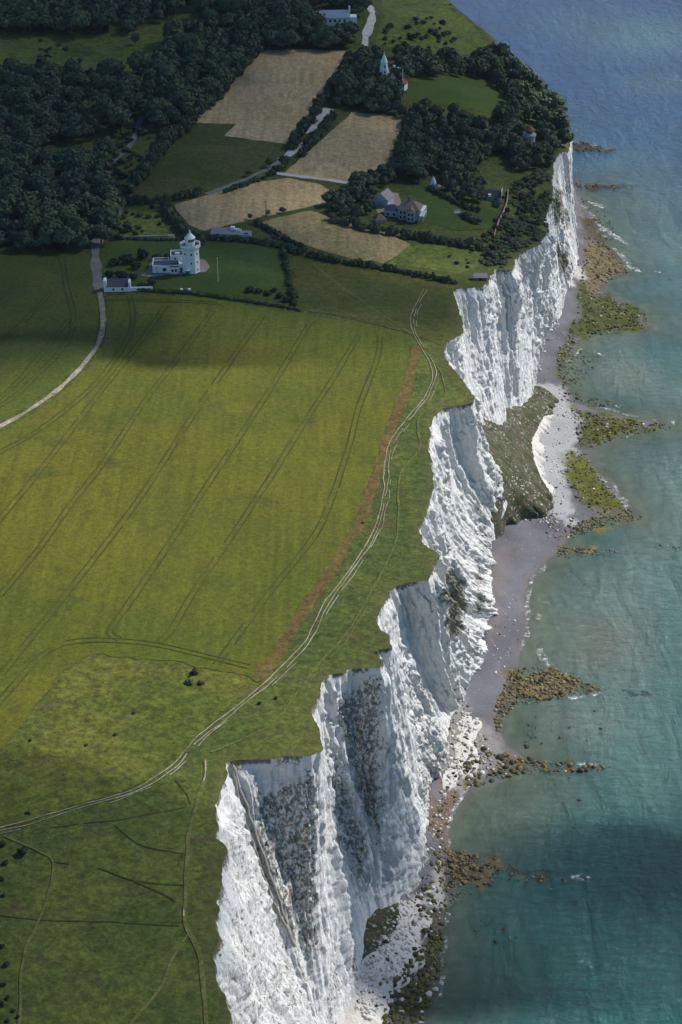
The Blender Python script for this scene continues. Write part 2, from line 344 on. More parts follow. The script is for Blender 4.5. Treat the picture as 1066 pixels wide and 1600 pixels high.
me = make_mesh('chalk_cliff', np.stack([X, Y, Z], -1).reshape(-1, 3), grid_faces(NV+1, len(T))[:, ::-1], {'veg': ('f', vs.ravel()), 'soil': ('f', np.broadcast_to(soil, X.shape).ravel())})
k = NT('chalk_face')
st = k.noise(1.0, 6, .65, k.obj((.7, .7, .07)), .5); bed = k.noise(1.0, 3, .6, k.obj((.03, .03, .7)))
gr = k.noise(1.1, 8, .78); run = k.noise(1.0, 5, .7, k.obj((1.6, 1.6, .16)), .8)
c = k.mix(k.ramp(st, .36, .66), (.74, .74, .73), (.90, .89, .865))
c = k.mix(k.math('MULTIPLY', k.ramp(k.noise(.06, 5, .65), .52, .7), .35), c, (.62, .615, .59))
s2 = k.noise(1.0, 6, .75, k.obj((2.3, 2.3, .13)), .3); c = k.mix(k.math('MULTIPLY', k.ramp(s2, .56, .40), .42), c, (.53, .53, .53))
c = k.mix(k.math('MULTIPLY', k.ramp(bed, .54, .66), .34), c, (.50, .50, .48))
crk = k.math('ABSOLUTE', k.math('SUBTRACT', run, .5)); c = k.mix(k.math('MULTIPLY', k.ramp(crk, .026, .0), .55), c, (.40, .41, .43))
c = k.mix(.22, c, k.val(gr), 'OVERLAY')
vn_ = k.noise(.8, 7, .72, k.obj((1, 1, .75)), .6)
va = k.attr('veg'); mask = k.ramp(k.math('SUBTRACT', va, vn_), -.05, .085)
vc = k.mix(k.ramp(k.noise(.07, 4, .6), .42, .6), (.15, .13, .095), (.085, .10, .038)); vc = k.mix(k.ramp(k.noise(.7, 6, .75), .40, .62), vc, (.30, .285, .25))
c = k.mix(mask, c, vc)
so = k.ramp(k.math('ADD', k.attr('soil'), k.math('MULTIPLY', k.math('SUBTRACT', gr, .5), 1.2)), .35, .75)
c = k.mix(k.math('MULTIPLY', so, .85), c, (.11, .088, .05))
k.base(c); k.bump(k.math('ADD', k.math('ADD', gr, k.math('MULTIPLY', st, .7)), k.math('MULTIPLY', run, 1.2)), .7, 1.3)
M['chalk'] = k.m
link('chalk_cliff', me, k.m, label='white chalk cliff with fluted faces dropping from the grass to the beach', kind='structure')

# ------------------------------------------------------------------ ground sheet (land side of the cliff edge)
def cdt(boundary, spacing, jitter=.25, lim=None):
    bp = np.asarray(boundary, float)[:, :2]; x0, y0 = bp.min(0); x1, y1 = bp.max(0)
    if lim: x0, y0, x1, y1 = max(x0, lim[0]), max(y0, lim[1]), min(x1, lim[2]), min(y1, lim[3])
    gx, gy = np.meshgrid(np.arange(x0+spacing/2, x1, spacing), np.arange(y0+spacing/2, y1, spacing)); gx = gx.ravel(); gy = gy.ravel()
    gx = gx+RNG.uniform(-jitter, jitter, len(gx))*spacing; gy = gy+RNG.uniform(-jitter, jitter, len(gy))*spacing
    m = inpoly(gx, gy, bp); gx, gy = gx[m], gy[m]
    if len(gx):
        m = dpoly(gx, gy, bp[::max(1, len(bp)//400)], True) > spacing*.35; gx, gy = gx[m], gy[m]
    pts = [Vector(p) for p in bp]+[Vector(p) for p in zip(gx, gy)]
    vv, ee, ff, *_ = delaunay_2d_cdt(pts, [], [list(range(len(bp)))], 1, 1e-4)
    V = np.array([(p.x, p.y) for p in vv]); F3 = np.array([f for f in ff if len(f) == 3], np.int32)
    a = V[F3[:, 0]]; b = V[F3[:, 1]]; c_ = V[F3[:, 2]]
    cr = (b[:, 0]-a[:, 0])*(c_[:, 1]-a[:, 1])-(b[:, 1]-a[:, 1])*(c_[:, 0]-a[:, 0])
    F3[cr < 0] = F3[cr < 0][:, ::-1]
    return V, F3
edge = TOP[:, :2]
keep = [0]
for i in range(1, len(edge)):
    if np.hypot(*(edge[i]-edge[keep[-1]])) > .25: keep.append(i)
edge = edge[keep]
bnd = np.vstack([edge, [(-3500, 3000), (-3500, 1500), (-3500, 150)], [(-600, 150), (-300, 150)]])
V2, F2 = cdt(bnd, 6.5, lim=(-420, 150, 400, 1800))
z = terrain(V2[:, 0], V2[:, 1])
link('ground', make_mesh('ground', np.column_stack([V2, z]), F2, {'rim': ('f', smooth(7, 0, dpoly(V2[:, 0], V2[:, 1], edge[::5])))}, True), M['down'], kind='structure', label='grassy clifftop downland above the chalk cliffs')

LAYER = [0.0]
def dens(poly, step):
    out = []; n = len(poly)
    for i in range(n):
        a = np.array(poly[i], float); b = np.array(poly[(i+1) % n], float); m = max(1, int(np.linalg.norm(b-a)/step))
        for j in range(m): out.append(a+(b-a)*j/m)
    return np.array(out)
def field(name, pix, mat, off, label, rough=1.2, spacing=6.5):
    p = dens(pix, 9); x, y, z = gnd(p[:, 0], p[:, 1])
    x = x+rough*(fbm(x/5, y/5, 81, 3)-.5)*2; y = y+rough*(fbm(x/5, y/5, 82, 3)-.5)*4
    V, F = cdt(np.stack([x, y], 1), spacing); z = terrain(V[:, 0], V[:, 1])+off
    return link(name, make_mesh(name, np.column_stack([V, z]), F, smooth_=True), mat, kind='structure', label=label)
def polyline(pix, step=2.0, z=None):
    p = np.array(pix, float)
    # catmull-rom through pixel points then onto the ground
    q = []; n = len(p)
    for i in range(n-1):
        p0, p1, p2, p3 = p[max(i-1, 0)], p[i], p[i+1], p[min(i+2, n-1)]
        for t in np.linspace(0, 1, 8, endpoint=False):
            q.append(.5*((2*p1)+(-p0+p2)*t+(2*p0-5*p1+4*p2-p3)*t*t+(-p0+3*p1-3*p2+p3)*t**3))
    q.append(p[-1]); q = np.array(q); x, y, z = gnd(q[:, 0], q[:, 1]); w = np.stack([x, y], 1)
    d = np.concatenate([[0], np.cumsum(np.linalg.norm(np.diff(w, axis=0), axis=1))]); s = np.arange(0, d[-1], step)
    return np.stack([np.interp(s, d, w[:, 0]), np.interp(s, d, w[:, 1])], 1)
def ribbon_vf(w, width, off, shift=0.0, wob=.2, seed=0, gap=0.0):
    t = np.gradient(w, axis=0); t /= np.linalg.norm(t, axis=1)[:, None]+1e-9; n = np.stack([t[:, 1], -t[:, 0]], 1)
    s = np.arange(len(w)); c = w+n*(shift+wob*(fbm(s/6.0, s*0.0, 90+seed, 2)-.5)[:, None]*2)
    hw = .5*width*(.45+1.1*fbm(s/4.0, s*0.0, 95+seed, 3))
    L = c-n*hw[:, None]; R = c+n*hw[:, None]
    V = np.empty((2*len(w), 3)); V[0::2, :2] = L; V[1::2, :2] = R; V[:, 2] = terrain(V[:, 0], V[:, 1])+off
    i = np.arange(len(w)-1)
    if gap > 0: i = i[fbm(i/5.0, i*0.0, 99+seed, 2) > gap]
    return V, np.stack([2*i, 2*i+1, 2*i+3, 2*i+2], 1)
def ribbons(name, parts, mat, label, kind='structure'):
    Vs, Fs, o = [], [], 0
    for V, F in parts: Vs.append(V); Fs.append(F+o); o += len(V)
    return link(name, make_mesh(name, np.vstack(Vs), np.vstack(Fs)), mat, kind=kind, label=label)

CROP = [(205, 461), (300, 463), (400, 480), (470, 492), (560, 505), (640, 528), (640, 560), (630, 600), (608, 650), (590, 710), (575, 760), (550, 820), (520, 872), (470, 945), (435, 1005), (408, 1042), (395, 1060), (340, 1048), (270, 1035), (200, 1025), (150, 1022), (118, 1032), (90, 1058), (50, 1110), (0, 1172), (-120, 1290), (-200, 1300), (-200, 800), (-60, 708), (0, 676), (50, 650), (100, 612), (138, 575), (164, 535), (168, 500), (165, 465)]
field('wheat_field', CROP, M['crop'], .14, 'yellow green wheat field crossed by pairs of wheel tracks')
LEFTF = [(-120, 388), (0, 388), (120, 390), (142, 400), (148, 440), (153, 470), (154, 500), (148, 530), (122, 568), (84, 606), (36, 640), (0, 660), (-60, 692), (-200, 760), (-260, 500)]
field('green_crop_field', LEFTF, M['crop_green'], .14, 'darker green crop field beside the farm lane')
field('bare_strip', [(641, 545), (656, 545), (650, 590), (632, 640), (612, 690), (598, 740), (578, 800), (552, 850), (512, 915), (468, 980), (440, 1030), (412, 1062), (392, 1060), (430, 1010), (470, 945), (520, 872), (550, 820), (575, 760), (590, 710), (608, 650), (630, 600)], M['brown'], .20, 'reddish brown bare margin along the wheat field', 1.6, 4)
field('rough_grass', [(0, 1176), (50, 1114), (90, 1062), (118, 1036), (150, 1026), (200, 1029), (270, 1039), (340, 1052), (395, 1066), (355, 1108), (315, 1142), (290, 1172), (270, 1195), (235, 1218), (190, 1238), (110, 1260), (40, 1282), (-40, 1298), (-150, 1320)], M['rough'], .14, 'pale tussocky grassland below the wheat field', 1.5)
field('lighthouse_lawn', [(166, 378), (300, 372), (440, 384), (452, 425), (460, 474), (400, 466), (300, 455), (222, 450), (166, 440)], M['lawn'], .14, 'mown lawn around the lighthouse', .4, 5)
field('clifftop_pasture', [(452, 398), (520, 405), (600, 418), (680, 432), (760, 440), (752, 447), (706, 452), (716, 480), (690, 540), (640, 522), (560, 500), (470, 484)], M['pasture'], .12, 'dark green pasture between the hedge and the cliff edge', 1.0, 5)
field('stubble_field', [(408, 79), (470, 77), (546, 80), (520, 125), (490, 170), (458, 212), (447, 225), (400, 219), (350, 212), (370, 194), (330, 193), (292, 192), (330, 155), (375, 110)], M['stubble'], .12, 'pale tan stubble field with a notched lower edge', .8, 7)
field('square_stubble_field', [(550, 176), (600, 180), (641, 188), (632, 225), (600, 287), (520, 284), (440, 274), (490, 230)], M['stubble'], .12, 'tan stubble field beside the wood', .8, 7)
field('sunlit_stubble_field', [(272, 320), (330, 303), (400, 285), (450, 278), (500, 288), (517, 298), (508, 318), (440, 335), (380, 348), (322, 363), (296, 352), (282, 336)], M['stubble'], .12, 'golden stubble field above the lighthouse', .8, 6)
field('patchy_stubble_field', [(404, 350), (440, 335), (485, 330), (540, 343), (600, 362), (643, 382), (620, 400), (600, 412), (540, 402), (480, 385), (430, 372)], M['stubble_green'], .12, 'brownish stubble field greening over above the hedge', .8, 6)
field('dark_meadow', [(292, 194), (368, 196), (350, 213), (400, 221), (446, 227), (420, 258), (370, 280), (320, 300), (260, 307), (198, 306), (230, 268), (262, 228)], M['pasture'], .13, 'dark green grass field next to the stubble', .8, 7)
field('valley_meadow', [(-60, 35), (0, 40), (60, 52), (140, 55), (220, 48), (290, 20), (330, 10), (300, 40), (250, 85), (235, 112), (160, 115), (100, 105), (0, 110), (-60, 110)], M['meadow'], .12, 'rough green meadow in the wooded valley', 2.0, 8)
field('mill_lawn', [(628, 128), (700, 122), (760, 128), (800, 160), (770, 178), (700, 165), (640, 158)], M['lawn'], .12, 'lawn beside the white windmill', .6, 6)
field('house_lawn', [(630, 300), (660, 289), (690, 300), (720, 318), (778, 330), (770, 358), (715, 360), (660, 345), (640, 345), (655, 325)], M['lawn'], .16, 'sloping garden lawn of the seaside house', .4, 4)
field('hedge_meadow', [(640, 385), (700, 378), (760, 392), (755, 415), (720, 428), (660, 420), (605, 412)], M['meadow'], .12, 'pale green meadow patch above the cliff', 1.0, 5)
field('hill_grass', [(590, -40), (690, -10), (740, 40), (772, 80), (720, 86), (640, 78), (585, 70), (600, 20)], M['meadow'], .10, 'rough grass hillside by the sea', 1.5, 8)
field('lane_paddock', [(205, 322), (262, 318), (280, 345), (292, 366), (200, 372), (180, 360)], M['meadow'], .12, 'small paddock beside the lane', 1.0, 6)

def tram(pix, s=1): w = polyline(pix, 2.5); return [ribbon_vf(w, .55, .26, -1.05, .15, s, .18), ribbon_vf(w, .55, .26, 1.05, .15, s+50, .18)]
TR = [[(0, 397), (60, 398), (92, 402), (100, 420), (105, 450), (113, 480), (115, 500), (110, 525), (90, 555), (60, 585), (20, 622), (-20, 645)], [(86, 450), (40, 500), (0, 535), (-20, 552)], [(26, 446), (0, 465), (-20, 482)], [(108, 500), (60, 560), (30, 595), (-10, 632)],
      [(203, 463), (208, 490), (204, 520), (185, 555), (150, 600), (105, 640), (50, 680), (-10, 712)], [(259, 478), (215, 540), (160, 610), (110, 675), (60, 740), (0, 812), (-20, 835)],
      [(336, 482), (290, 545), (225, 630), (165, 720), (110, 790), (60, 860), (0, 932)], [(410, 495), (350, 580), (290, 668), (235, 755), (170, 845), (75, 965), (0, 1058)],
      [(488, 502), (475, 520), (440, 580), (390, 660), (330, 750), (275, 835), (215, 925), (176, 980), (174, 992), (190, 1000)], [(562, 522), (522, 590), (480, 655), (430, 735), (370, 828), (310, 915), (268, 985), (245, 1006)],
      [(594, 525), (590, 560), (562, 635), (545, 700), (520, 775), (490, 840), (415, 935), (335, 1044)], [(-10, 1108), (30, 1062), (60, 1030), (95, 1008), (140, 1001), (190, 1002), (250, 1009), (340, 1030), (400, 1045)], [(165, 470), (205, 469), (270, 471), (330, 474), (345, 482)]]
ribbons('wheel_tracks', [r for i, t in enumerate(TR) for r in tram(t, i)], M['tram'], 'paired wheel tracks through the crops')
MAIN = [(-30, 1303), (0, 1297), (50, 1285), (100, 1269), (150, 1254), (200, 1239), (245, 1218), (278, 1192), (300, 1165), (320, 1146), (360, 1115), (420, 1066), (468, 1019), (490, 988), (505, 955), (520, 930), (542, 900), (578, 847), (594, 805), (603, 755), (610, 700), (638, 655), (662, 626), (679, 592), (675, 570), (652, 528), (644, 505), (650, 482), (665, 452)]
w = polyline(MAIN, 1.5)
ribbons('clifftop_track', [ribbon_vf(w, .32, .27, -.7, .55, 1), ribbon_vf(w, .26, .27, 1.6, .7, 2, .5), ribbon_vf(w, .30, .27, .6, .55, 3, .28)], M['chalktrack'], 'rutted chalk track winding along the clifftop')
ribbons('cliff_edge_path', [ribbon_vf(polyline(q, 1.5), wd, .24, sh, .3, i, gp) for i, (q, wd, sh, gp) in enumerate([
    ([(330, 1176), (400, 1146), (440, 1116), (470, 1076), (500, 1036), (530, 1006), (555, 970), (580, 926), (605, 880), (622, 830), (625, 745), (655, 702), (655, 652), (694, 625), (692, 590), (680, 565)], .7, 0, .0),
    ([(440, 1116), (470, 1076), (500, 1036), (530, 1006), (555, 970), (580, 926), (605, 880)], .5, 1.3, .35)])], M['worn'], 'narrow worn footpath close to the cliff edge')
ribbons('chalk_footpath', [ribbon_vf(polyline([(322, 1188), (321, 1215), (310, 1248), (300, 1280), (293, 1330), (290, 1400), (289, 1440), (296, 1458)], 1.2), .3, .29, .2, .3, 7, .58)], M['chalktrack'], 'bare white chalk scars on the footpath')
ribbons('grass_footpath', [ribbon_vf(polyline(q, 1.5), wd, .22, 0, .25, i+20) for i, (q, wd) in enumerate([
    ([(322, 1188), (321, 1215), (310, 1248), (300, 1280), (293, 1330), (290, 1400), (289, 1440), (296, 1458), (312, 1490), (318, 1550), (325, 1620)], 1.1),
    ([(296, 1458), (268, 1500), (250, 1545), (195, 1610)], .7), ([(5, 1306), (60, 1330), (84, 1347), (76, 1395), (56, 1450), (40, 1482), (33, 1540), (30, 1610)], .6),
    ([(480, 404), (520, 438), (580, 480), (645, 524)], 1.0), ([(455, 398), (560, 418), (660, 436)], .9)])], M['worn'], 'faint worn footpaths over the grass')
ribbons('trodden_path', [ribbon_vf(polyline(q, 1.5), .42, .21, 0, .4, i+40, .3) for i, q in enumerate([
    [(84, 1347), (150, 1356), (210, 1377), (290, 1384)], [(-10, 1428), (60, 1438), (180, 1441), (290, 1447)], [(80, 1293), (180, 1281), (292, 1262)], [(180, 1290), (220, 1320), (270, 1332), (292, 1334)],
    [(275, 1218), (290, 1240), (298, 1258)], [(210, 1377), (260, 1400), (285, 1420), (315, 1440)]])], M['darkpath'], 'thin dark trodden paths over the grass')
def road(name, pix, wd, mat, label, off=.24): return ribbons(name, [ribbon_vf(polyline(pix, 2), wd, off, 0, .2, len(pix))], mat, label)
road('farm_lane', [(186, 322), (178, 342), (168, 358), (154, 375), (149, 395), (152, 430), (156, 456)], 4.4, M['asphalt'], 'grey lane running past the lighthouse')
road('farm_track', [(156, 456), (160, 480), (161, 505), (155, 535), (130, 571), (92, 608), (42, 644), (0, 667), (-60, 698)], 2.1, M['chalktrack'], 'stony farm track between the two crop fields')
road('wood_lane', [(222, 180), (205, 225), (182, 250), (165, 275), (155, 292)], 3.0, M['asphalt'], 'lane emerging from the valley wood')
road('pale_lane', [(514, 170), (505, 182), (492, 198), (486, 210)], 5.5, M['road'], 'pale lane stretch beside the tall hedge')
road('pale_lane', [(472, 223), (457, 238), (440, 251)], 5.5, M['road'], 'pale lane stretch below the first bend')
road('grey_lane', [(440, 251), (415, 266), (380, 282), (345, 296), (322, 304)], 3.2, M['asphalt'], 'grey lane between the meadow and the sunlit stubble')
road('pale_side_lane', [(430, 271), (470, 276), (510, 281), (548, 287)], 3.2, M['road'], 'pale lane between the two stubble fields')
road('hill_lane', [(575, 8), (582, 22), (578, 40), (572, 58), (570, 74)], 5.0, M['road'], 'pale lane climbing the hill')
road('grass_track', [(320, 364), (380, 349), (440, 336), (500, 322)], 3.5, M['lawn'], 'green grass track between the stubble fields', .2)
field('gravel_drive', [(220, 432), (232, 420), (236, 408), (260, 402), (300, 400), (322, 408), (328, 418), (322, 425), (300, 429), (262, 430), (240, 434)], M['gravel'], .26, 'pinkish gravel drive around the lighthouse', .3, 3)
field('paved_yard', [(585, 318), (600, 300), (622, 302), (628, 318), (615, 330), (590, 334)], M['gravel'], .22, 'pale paved yard between the house and its barn', .2, 3)

# ------------------------------------------------------------------ clouds that shade parts of the land and sea
def cloud(polys, z0, dmax, soft, seed, label, holes=(), ground_z=93):
    ws = []
    for pg in polys:
        p = np.array(pg, float); x, y = at_z(p[:, 0], p[:, 1], ground_z); t = (z0-ground_z)/SUND[2]; ws.append(np.stack([x+SUND[0]*t, y+SUND[1]*t], 1))
    A = np.vstack(ws); x0, y0 = A.min(0)-soft*2; x1, y1 = A.max(0)+soft*2; st = 12.0
    gx, gy = np.meshgrid(np.arange(x0, x1, st), np.arange(y0, y1, st))
    sd = np.full(gx.shape, -1e9)
    for w_ in ws:
        d = dpoly(gx, gy, w_, True); sd = np.maximum(sd, np.where(inpoly(gx, gy, w_), d, -d))
    sd = sd+soft*.9*(fbm(gx/70, gy/70, seed, 4)-.5)*2
    de = smooth(-soft*.6, soft*.8, sd)
    for hx, hy, rx, ry, dep in holes:
        x, y = at_z(hx, hy, ground_z); t = (z0-ground_z)/SUND[2]
        de = de*(1-dep*np.exp(-((gx-x-SUND[0]*t)/rx)**2-((gy-y-SUND[1]*t)/ry)**2))
    lump = fbm(gx/45, gy/45, seed+5, 4)
    zt = z0+8+de*(60+90*lump); zb = z0-8-de*(10+25*fbm(gx/60, gy/60, seed+9, 3))
    nr, nc = gx.shape; Vt = np.stack([gx, gy, zt], -1).reshape(-1, 3); Vb = np.stack([gx, gy, zb], -1).reshape(-1, 3); F = grid_faces(nr, nc)
    keepf = de.ravel()[F].max(1) > .004
    n = nr*nc; F = F[keepf]
    used = np.zeros(2*n, bool); used[F.ravel()] = True; used[F.ravel()+n] = True; idx = np.cumsum(used)-1
    ec = {}                                                     # rim walls close the body
    for f in F:
        for a, b in zip(f, np.roll(f, -1)):
            kx = (min(a, b), max(a, b)); ec[kx] = None if kx in ec else (a, b)
    rim = np.array([(a, b, b+n, a+n) for a, b in (e for e in ec.values() if e)])[:, ::-1]
    FF = idx[np.vstack([F, F[:, ::-1]+n, rim])]; VV = np.vstack([Vt, Vb])[used]; dd = np.concatenate([de.ravel(), de.ravel()])[used]*dmax
    return link('cloud', make_mesh('cloud', VV, FF, {'thick': ('f', dd)}, True), M['cloud'], label=label, kind='structure')
k = NT('cloud_vapour')
tr = k.n('ShaderNodeBsdfTransparent'); df = k.n('ShaderNodeBsdfTranslucent'); df.inputs[0].default_value = (.9, .9, .9, 1)
d2 = k.n('ShaderNodeBsdfDiffuse'); d2.inputs[0].default_value = (.9, .9, .9, 1)
m1 = k.n('ShaderNodeMixShader'); m1.inputs[0].default_value = .6; k.set(m1.inputs[1], df.outputs[0]); k.set(m1.inputs[2], d2.outputs[0])
m2 = k.n('ShaderNodeMixShader'); k.set(m2.inputs[0], k.attr('thick')); k.set(m2.inputs[1], tr.outputs[0]); k.set(m2.inputs[2], m1.outputs[0]); k.set(k.out.inputs[0], m2.outputs[0])
M['cloud'] = k.m
cloud([[(-500, 640), (0, 600), (60, 585), (120, 560), (190, 540), (240, 500), (330, 486), (430, 498), (560, 530), (650, 535), (690, 505), (700, 460), (752, 440), (800, 395), (846, 366), (872, 330), (893, 270), (903, 225), (898, 195), (862, 140), (790, 80), (760, 30), (720, -60), (740, -200), (-500, -200)]],
      640, .66, 22, 101, 'grey cloud bank shading the headland', [(395, 312, 42, 40, .85), (640, 400, 70, 34, .6), (250, 515, 28, 20, .3), (480, 150, 60, 70, .12)])
cloud([[(-500, 1150), (0, 1235), (160, 1270), (290, 1300), (318, 1380), (318, 1800), (-500, 1800)]], 660, .46, 20, 131, 'thin cloud shading the near downland')
cloud([[(730, 1330), (800, 1310), (900, 1290), (1000, 1320), (1150, 1400), (1180, 1540), (1050, 1500), (960, 1470), (850, 1465), (740, 1420)]], 680, .78, 14, 151, 'small cloud shading the sea', ground_z=0)
#SPLIT

# ------------------------------------------------------------------ beach, sea bed and sea
def pz(pix, z=0.0): p = np.array(pix, float); x, y = at_z(p[:, 0], p[:, 1], z); return np.stack([x, y], 1)
WLINE = [(640, 1660), (652, 1600), (664, 1560), (680, 1520), (686, 1480), (690, 1440), (694, 1400), (692, 1370), (699, 1330), (698, 1285), (708, 1258), (728, 1232), (748, 1214), (770, 1202), (800, 1196), (812, 1180), (790, 1168), (776, 1140), (778, 1112), (786, 1088), (796, 1060), (806, 1040), (812, 1015), (822, 975), (818, 935), (824, 908), (858, 872), (884, 846), (890, 825),
         (925, 808), (985, 806), (975, 786), (950, 762), (930, 735), (916, 708), (935, 690), (980, 673), (1040, 664), (1000, 656), (935, 645), (897, 628), (882, 602), (872, 578), (892, 548), (908, 522), (955, 515), (1008, 512), (1000, 482), (962, 470), (932, 455), (945, 436), (972, 425), (960, 402), (932, 372), (925, 342), (908, 316), (902, 292), (899, 262)]
wl = np.vstack([[(55, 100), (48, 280)], pz(WLINE), [(150, 1105), (150, 1150), (149, 1197), (130, 1256), (124, 1290), (119, 1325), (101, 1398), (88, 1505), (-5, 1770), (-5, 3000)]])
landw = np.vstack([wl, [(-4000, 3000), (-4000, 100)]])
REEF = {  # emergent wave-cut platform patches: pixel outline, colour, relief
 'green1': ([(893, 636), (940, 648), (1045, 662), (985, 676), (935, 694), (908, 700), (900, 668)], (.10, .11, .012), .9),
 'green2': ([(884, 700), (918, 704), (932, 735), (952, 762), (988, 800), (945, 806), (900, 778), (880, 735)], (.115, .125, .010), .9),
 'green3': ([(904, 452), (945, 460), (1005, 482), (1012, 514), (955, 518), (905, 530), (890, 548), (876, 580), (890, 600), (870, 600), (866, 570), (900, 500)], (.075, .09, .015), .8),
 'tan1': ([(912, 385), (940, 380), (985, 424), (945, 440), (930, 458), (904, 450), (912, 420)], (.17, .13, .065), .6),
 'tan2': ([(800, 1040), (850, 1038), (945, 1076), (900, 1085), (850, 1094), (805, 1102), (786, 1120), (778, 1140), (770, 1125), (786, 1080)], (.17, .135, .06), .5),
 'tan3': ([(780, 1186), (850, 1184), (945, 1192), (940, 1202), (850, 1204), (790, 1206)], (.15, .105, .035), .5),
 'tan4': ([(690, 1320), (740, 1330), (800, 1352), (880, 1362), (860, 1375), (760, 1378), (700, 1390), (690, 1360)], (.12, .105, .06), .3),
 'tan5': ([(882, 838), (930, 812), (985, 800), (1000, 806), (960, 818), (905, 835)], (.20, .16, .06), .5),
 'tan6': ([(872, 852), (960, 856), (985, 861), (940, 866), (880, 868)], (.20, .16, .06), .5),
 'dark7': ([(880, 212), (950, 228), (990, 238), (940, 240), (895, 236)], (.05, .045, .035), .4), 'dark8': ([(900, 285), (950, 284), (1000, 292), (960, 298), (905, 296)], (.05, .045, .03), .4),
 'dark9': ([(905, 340), (930, 340), (970, 400), (985, 424), (930, 380), (908, 375)], (.09, .075, .04), .4),
 'dark10': ([(600, 1620), (608, 1540), (650, 1500), (690, 1420), (700, 1400), (700, 1490), (680, 1560), (660, 1620)], (.075, .082, .026), .35)}
PAINT = [  # surface cover on the beach
 ([(828, 690), (845, 650), (875, 636), (905, 640), (910, 668), (892, 705), (882, 735), (890, 775), (905, 800), (880, 812), (850, 800), (838, 760)], (.31, .31, .315)),
 ([(812, 642), (850, 600), (880, 610), (900, 640), (860, 660)], (.27, .27, .275)),
 ([(660, 1320), (668, 1270), (690, 1222), (718, 1212), (735, 1225), (705, 1262), (698, 1300)], (.115, .082, .062)),
 ([(690, 1215), (690, 1180), (715, 1095), (745, 1120), (800, 1180), (760, 1210), (700, 1225)], (.20, .19, .18)),
 ([(690, 940), (760, 985), (765, 1010), (730, 1060), (720, 1080), (772, 1000), (800, 860), (830, 830)], (.14, .125, .122)),
 ([(560, 1610), (575, 1570), (620, 1500), (660, 1440), (640, 1410), (690, 1350), (690, 1420), (650, 1500), (610, 1560), (600, 1620)], (.34, .33, .31)),
 ([(520, 1625), (530, 1598), (575, 1570), (590, 1580), (560, 1620)], (.22, .22, .26)),
 ([(876, 432), (912, 425), (915, 440), (890, 450)], (.40, .40, .38))]
reefw = {n: (pz(p, .3), c, r) for n, (p, c, r) in REEF.items()}
paintw = [(pz(p, 2.0), c) for p, c in PAINT]
Bl2 = B[::6, :2]
def shore(x, y):
    d = dpoly(x, y, wl); return np.where(inpoly(x, y, landw), d, -d)
def beach(x, y, full=False):
    s = shore(x, y); db = dpoly(x, y, Bl2)
    h = np.where(s > 0, 5.0*s/(s+db+1e-6), s*.045-.0012*np.maximum(-s-20, 0)**1.5)
    c = np.empty(np.shape(x)+(3,)); n = fbm(x/9, y/9, 201, 4)[..., None]
    c[:] = np.array((.112, .110, .126))*(.6+.8*n)
    wet = smooth(3, -1, s)[..., None]; c = c*(1-.45*wet)+np.array((.15, .125, .085))*.45*wet
    under = smooth(0, -6, s)[..., None]; c = c*(1-under)+np.array((.125, .14, .085))*(.4+1.2*fbm(x/4, y/4, 215, 4)[..., None])*under
    jx = 5.0*(fbm(x/6, y/6, 203, 4)-.5)*2; jy = 13.0*(fbm(x/6, y/6, 205, 4)-.5)*2
    for w_, col in paintw:
        d = dpoly(x+jx, y+jy, w_, True); m = smooth(-2.5, 1.5, np.where(inpoly(x+jx, y+jy, w_), d, -d))[..., None]
        c = c*(1-m)+np.array(col)*(.8+.4*n)*m
    for w_, col, rl in reefw.values():
        d = dpoly(x+jx, y+jy, w_, True); m = smooth(-3, 4, np.where(inpoly(x+jx, y+jy, w_), d, -d)+5*(n[..., 0]-.5))
        h = np.maximum(h, -2+m*(2+rl*(.1+.9*fbm(x/3.5, y/3.5, 207, 3)))) if rl else h
        mm = (m*smooth(.25, .5, fbm(x/3, y/3, 209, 4)+.12))[..., None]
        c = c*(1-mm)+np.array(col)*.72*(.35+1.3*fbm(x/2.2, y/2.2, 211, 3)[..., None])*mm
    h = h+.18*(fbm(x/4, y/4, 213, 3)-.5)*np.where(s > 2, 1, .6)
    return h, c, s
xs = np.arange(-30, 330, 1.5); ys = np.arange(140, 1260, 1.6)
gx, gy = np.meshgrid(xs, ys); h, c, s = beach(gx, gy)
F = grid_faces(*gx.shape); okf = ((gx < np.interp(gy, B[:, 1], B[:, 0])+150) & (gx > np.interp(gy, B[:, 1], B[:, 0])-28)).ravel()[F].all(1)
def zone_mat(name, fine, bump):
    k = NT(name); f = k.noise(fine, 6, .8); q = k.n('ShaderNodeTexVoronoi'); q.inputs['Scale'].default_value = .9; k.set(q.inputs['Vector'], k.obj())
    c = k.mix(.55, k.attr('Col', True), k.val(f), 'OVERLAY'); sp = k.ramp(k.noise(1.1, 4, .7), .62, .70)
    c = k.mix(k.math('MULTIPLY', sp, .35), c, (.62, .60, .56)); k.base(c); k.bump(f, bump, .7); k.b.inputs['Roughness'].default_value = .85; return k.m
M['beach'] = zone_mat('shingle', 1.3, .5)
link('beach', make_mesh('beach', np.stack([gx, gy, h], -1).reshape(-1, 3), F[okf], {'Col': ('c', c.reshape(-1, 3))}, True), M['beach'], kind='structure', label='grey shingle beach and rocky shore platform below the cliff')

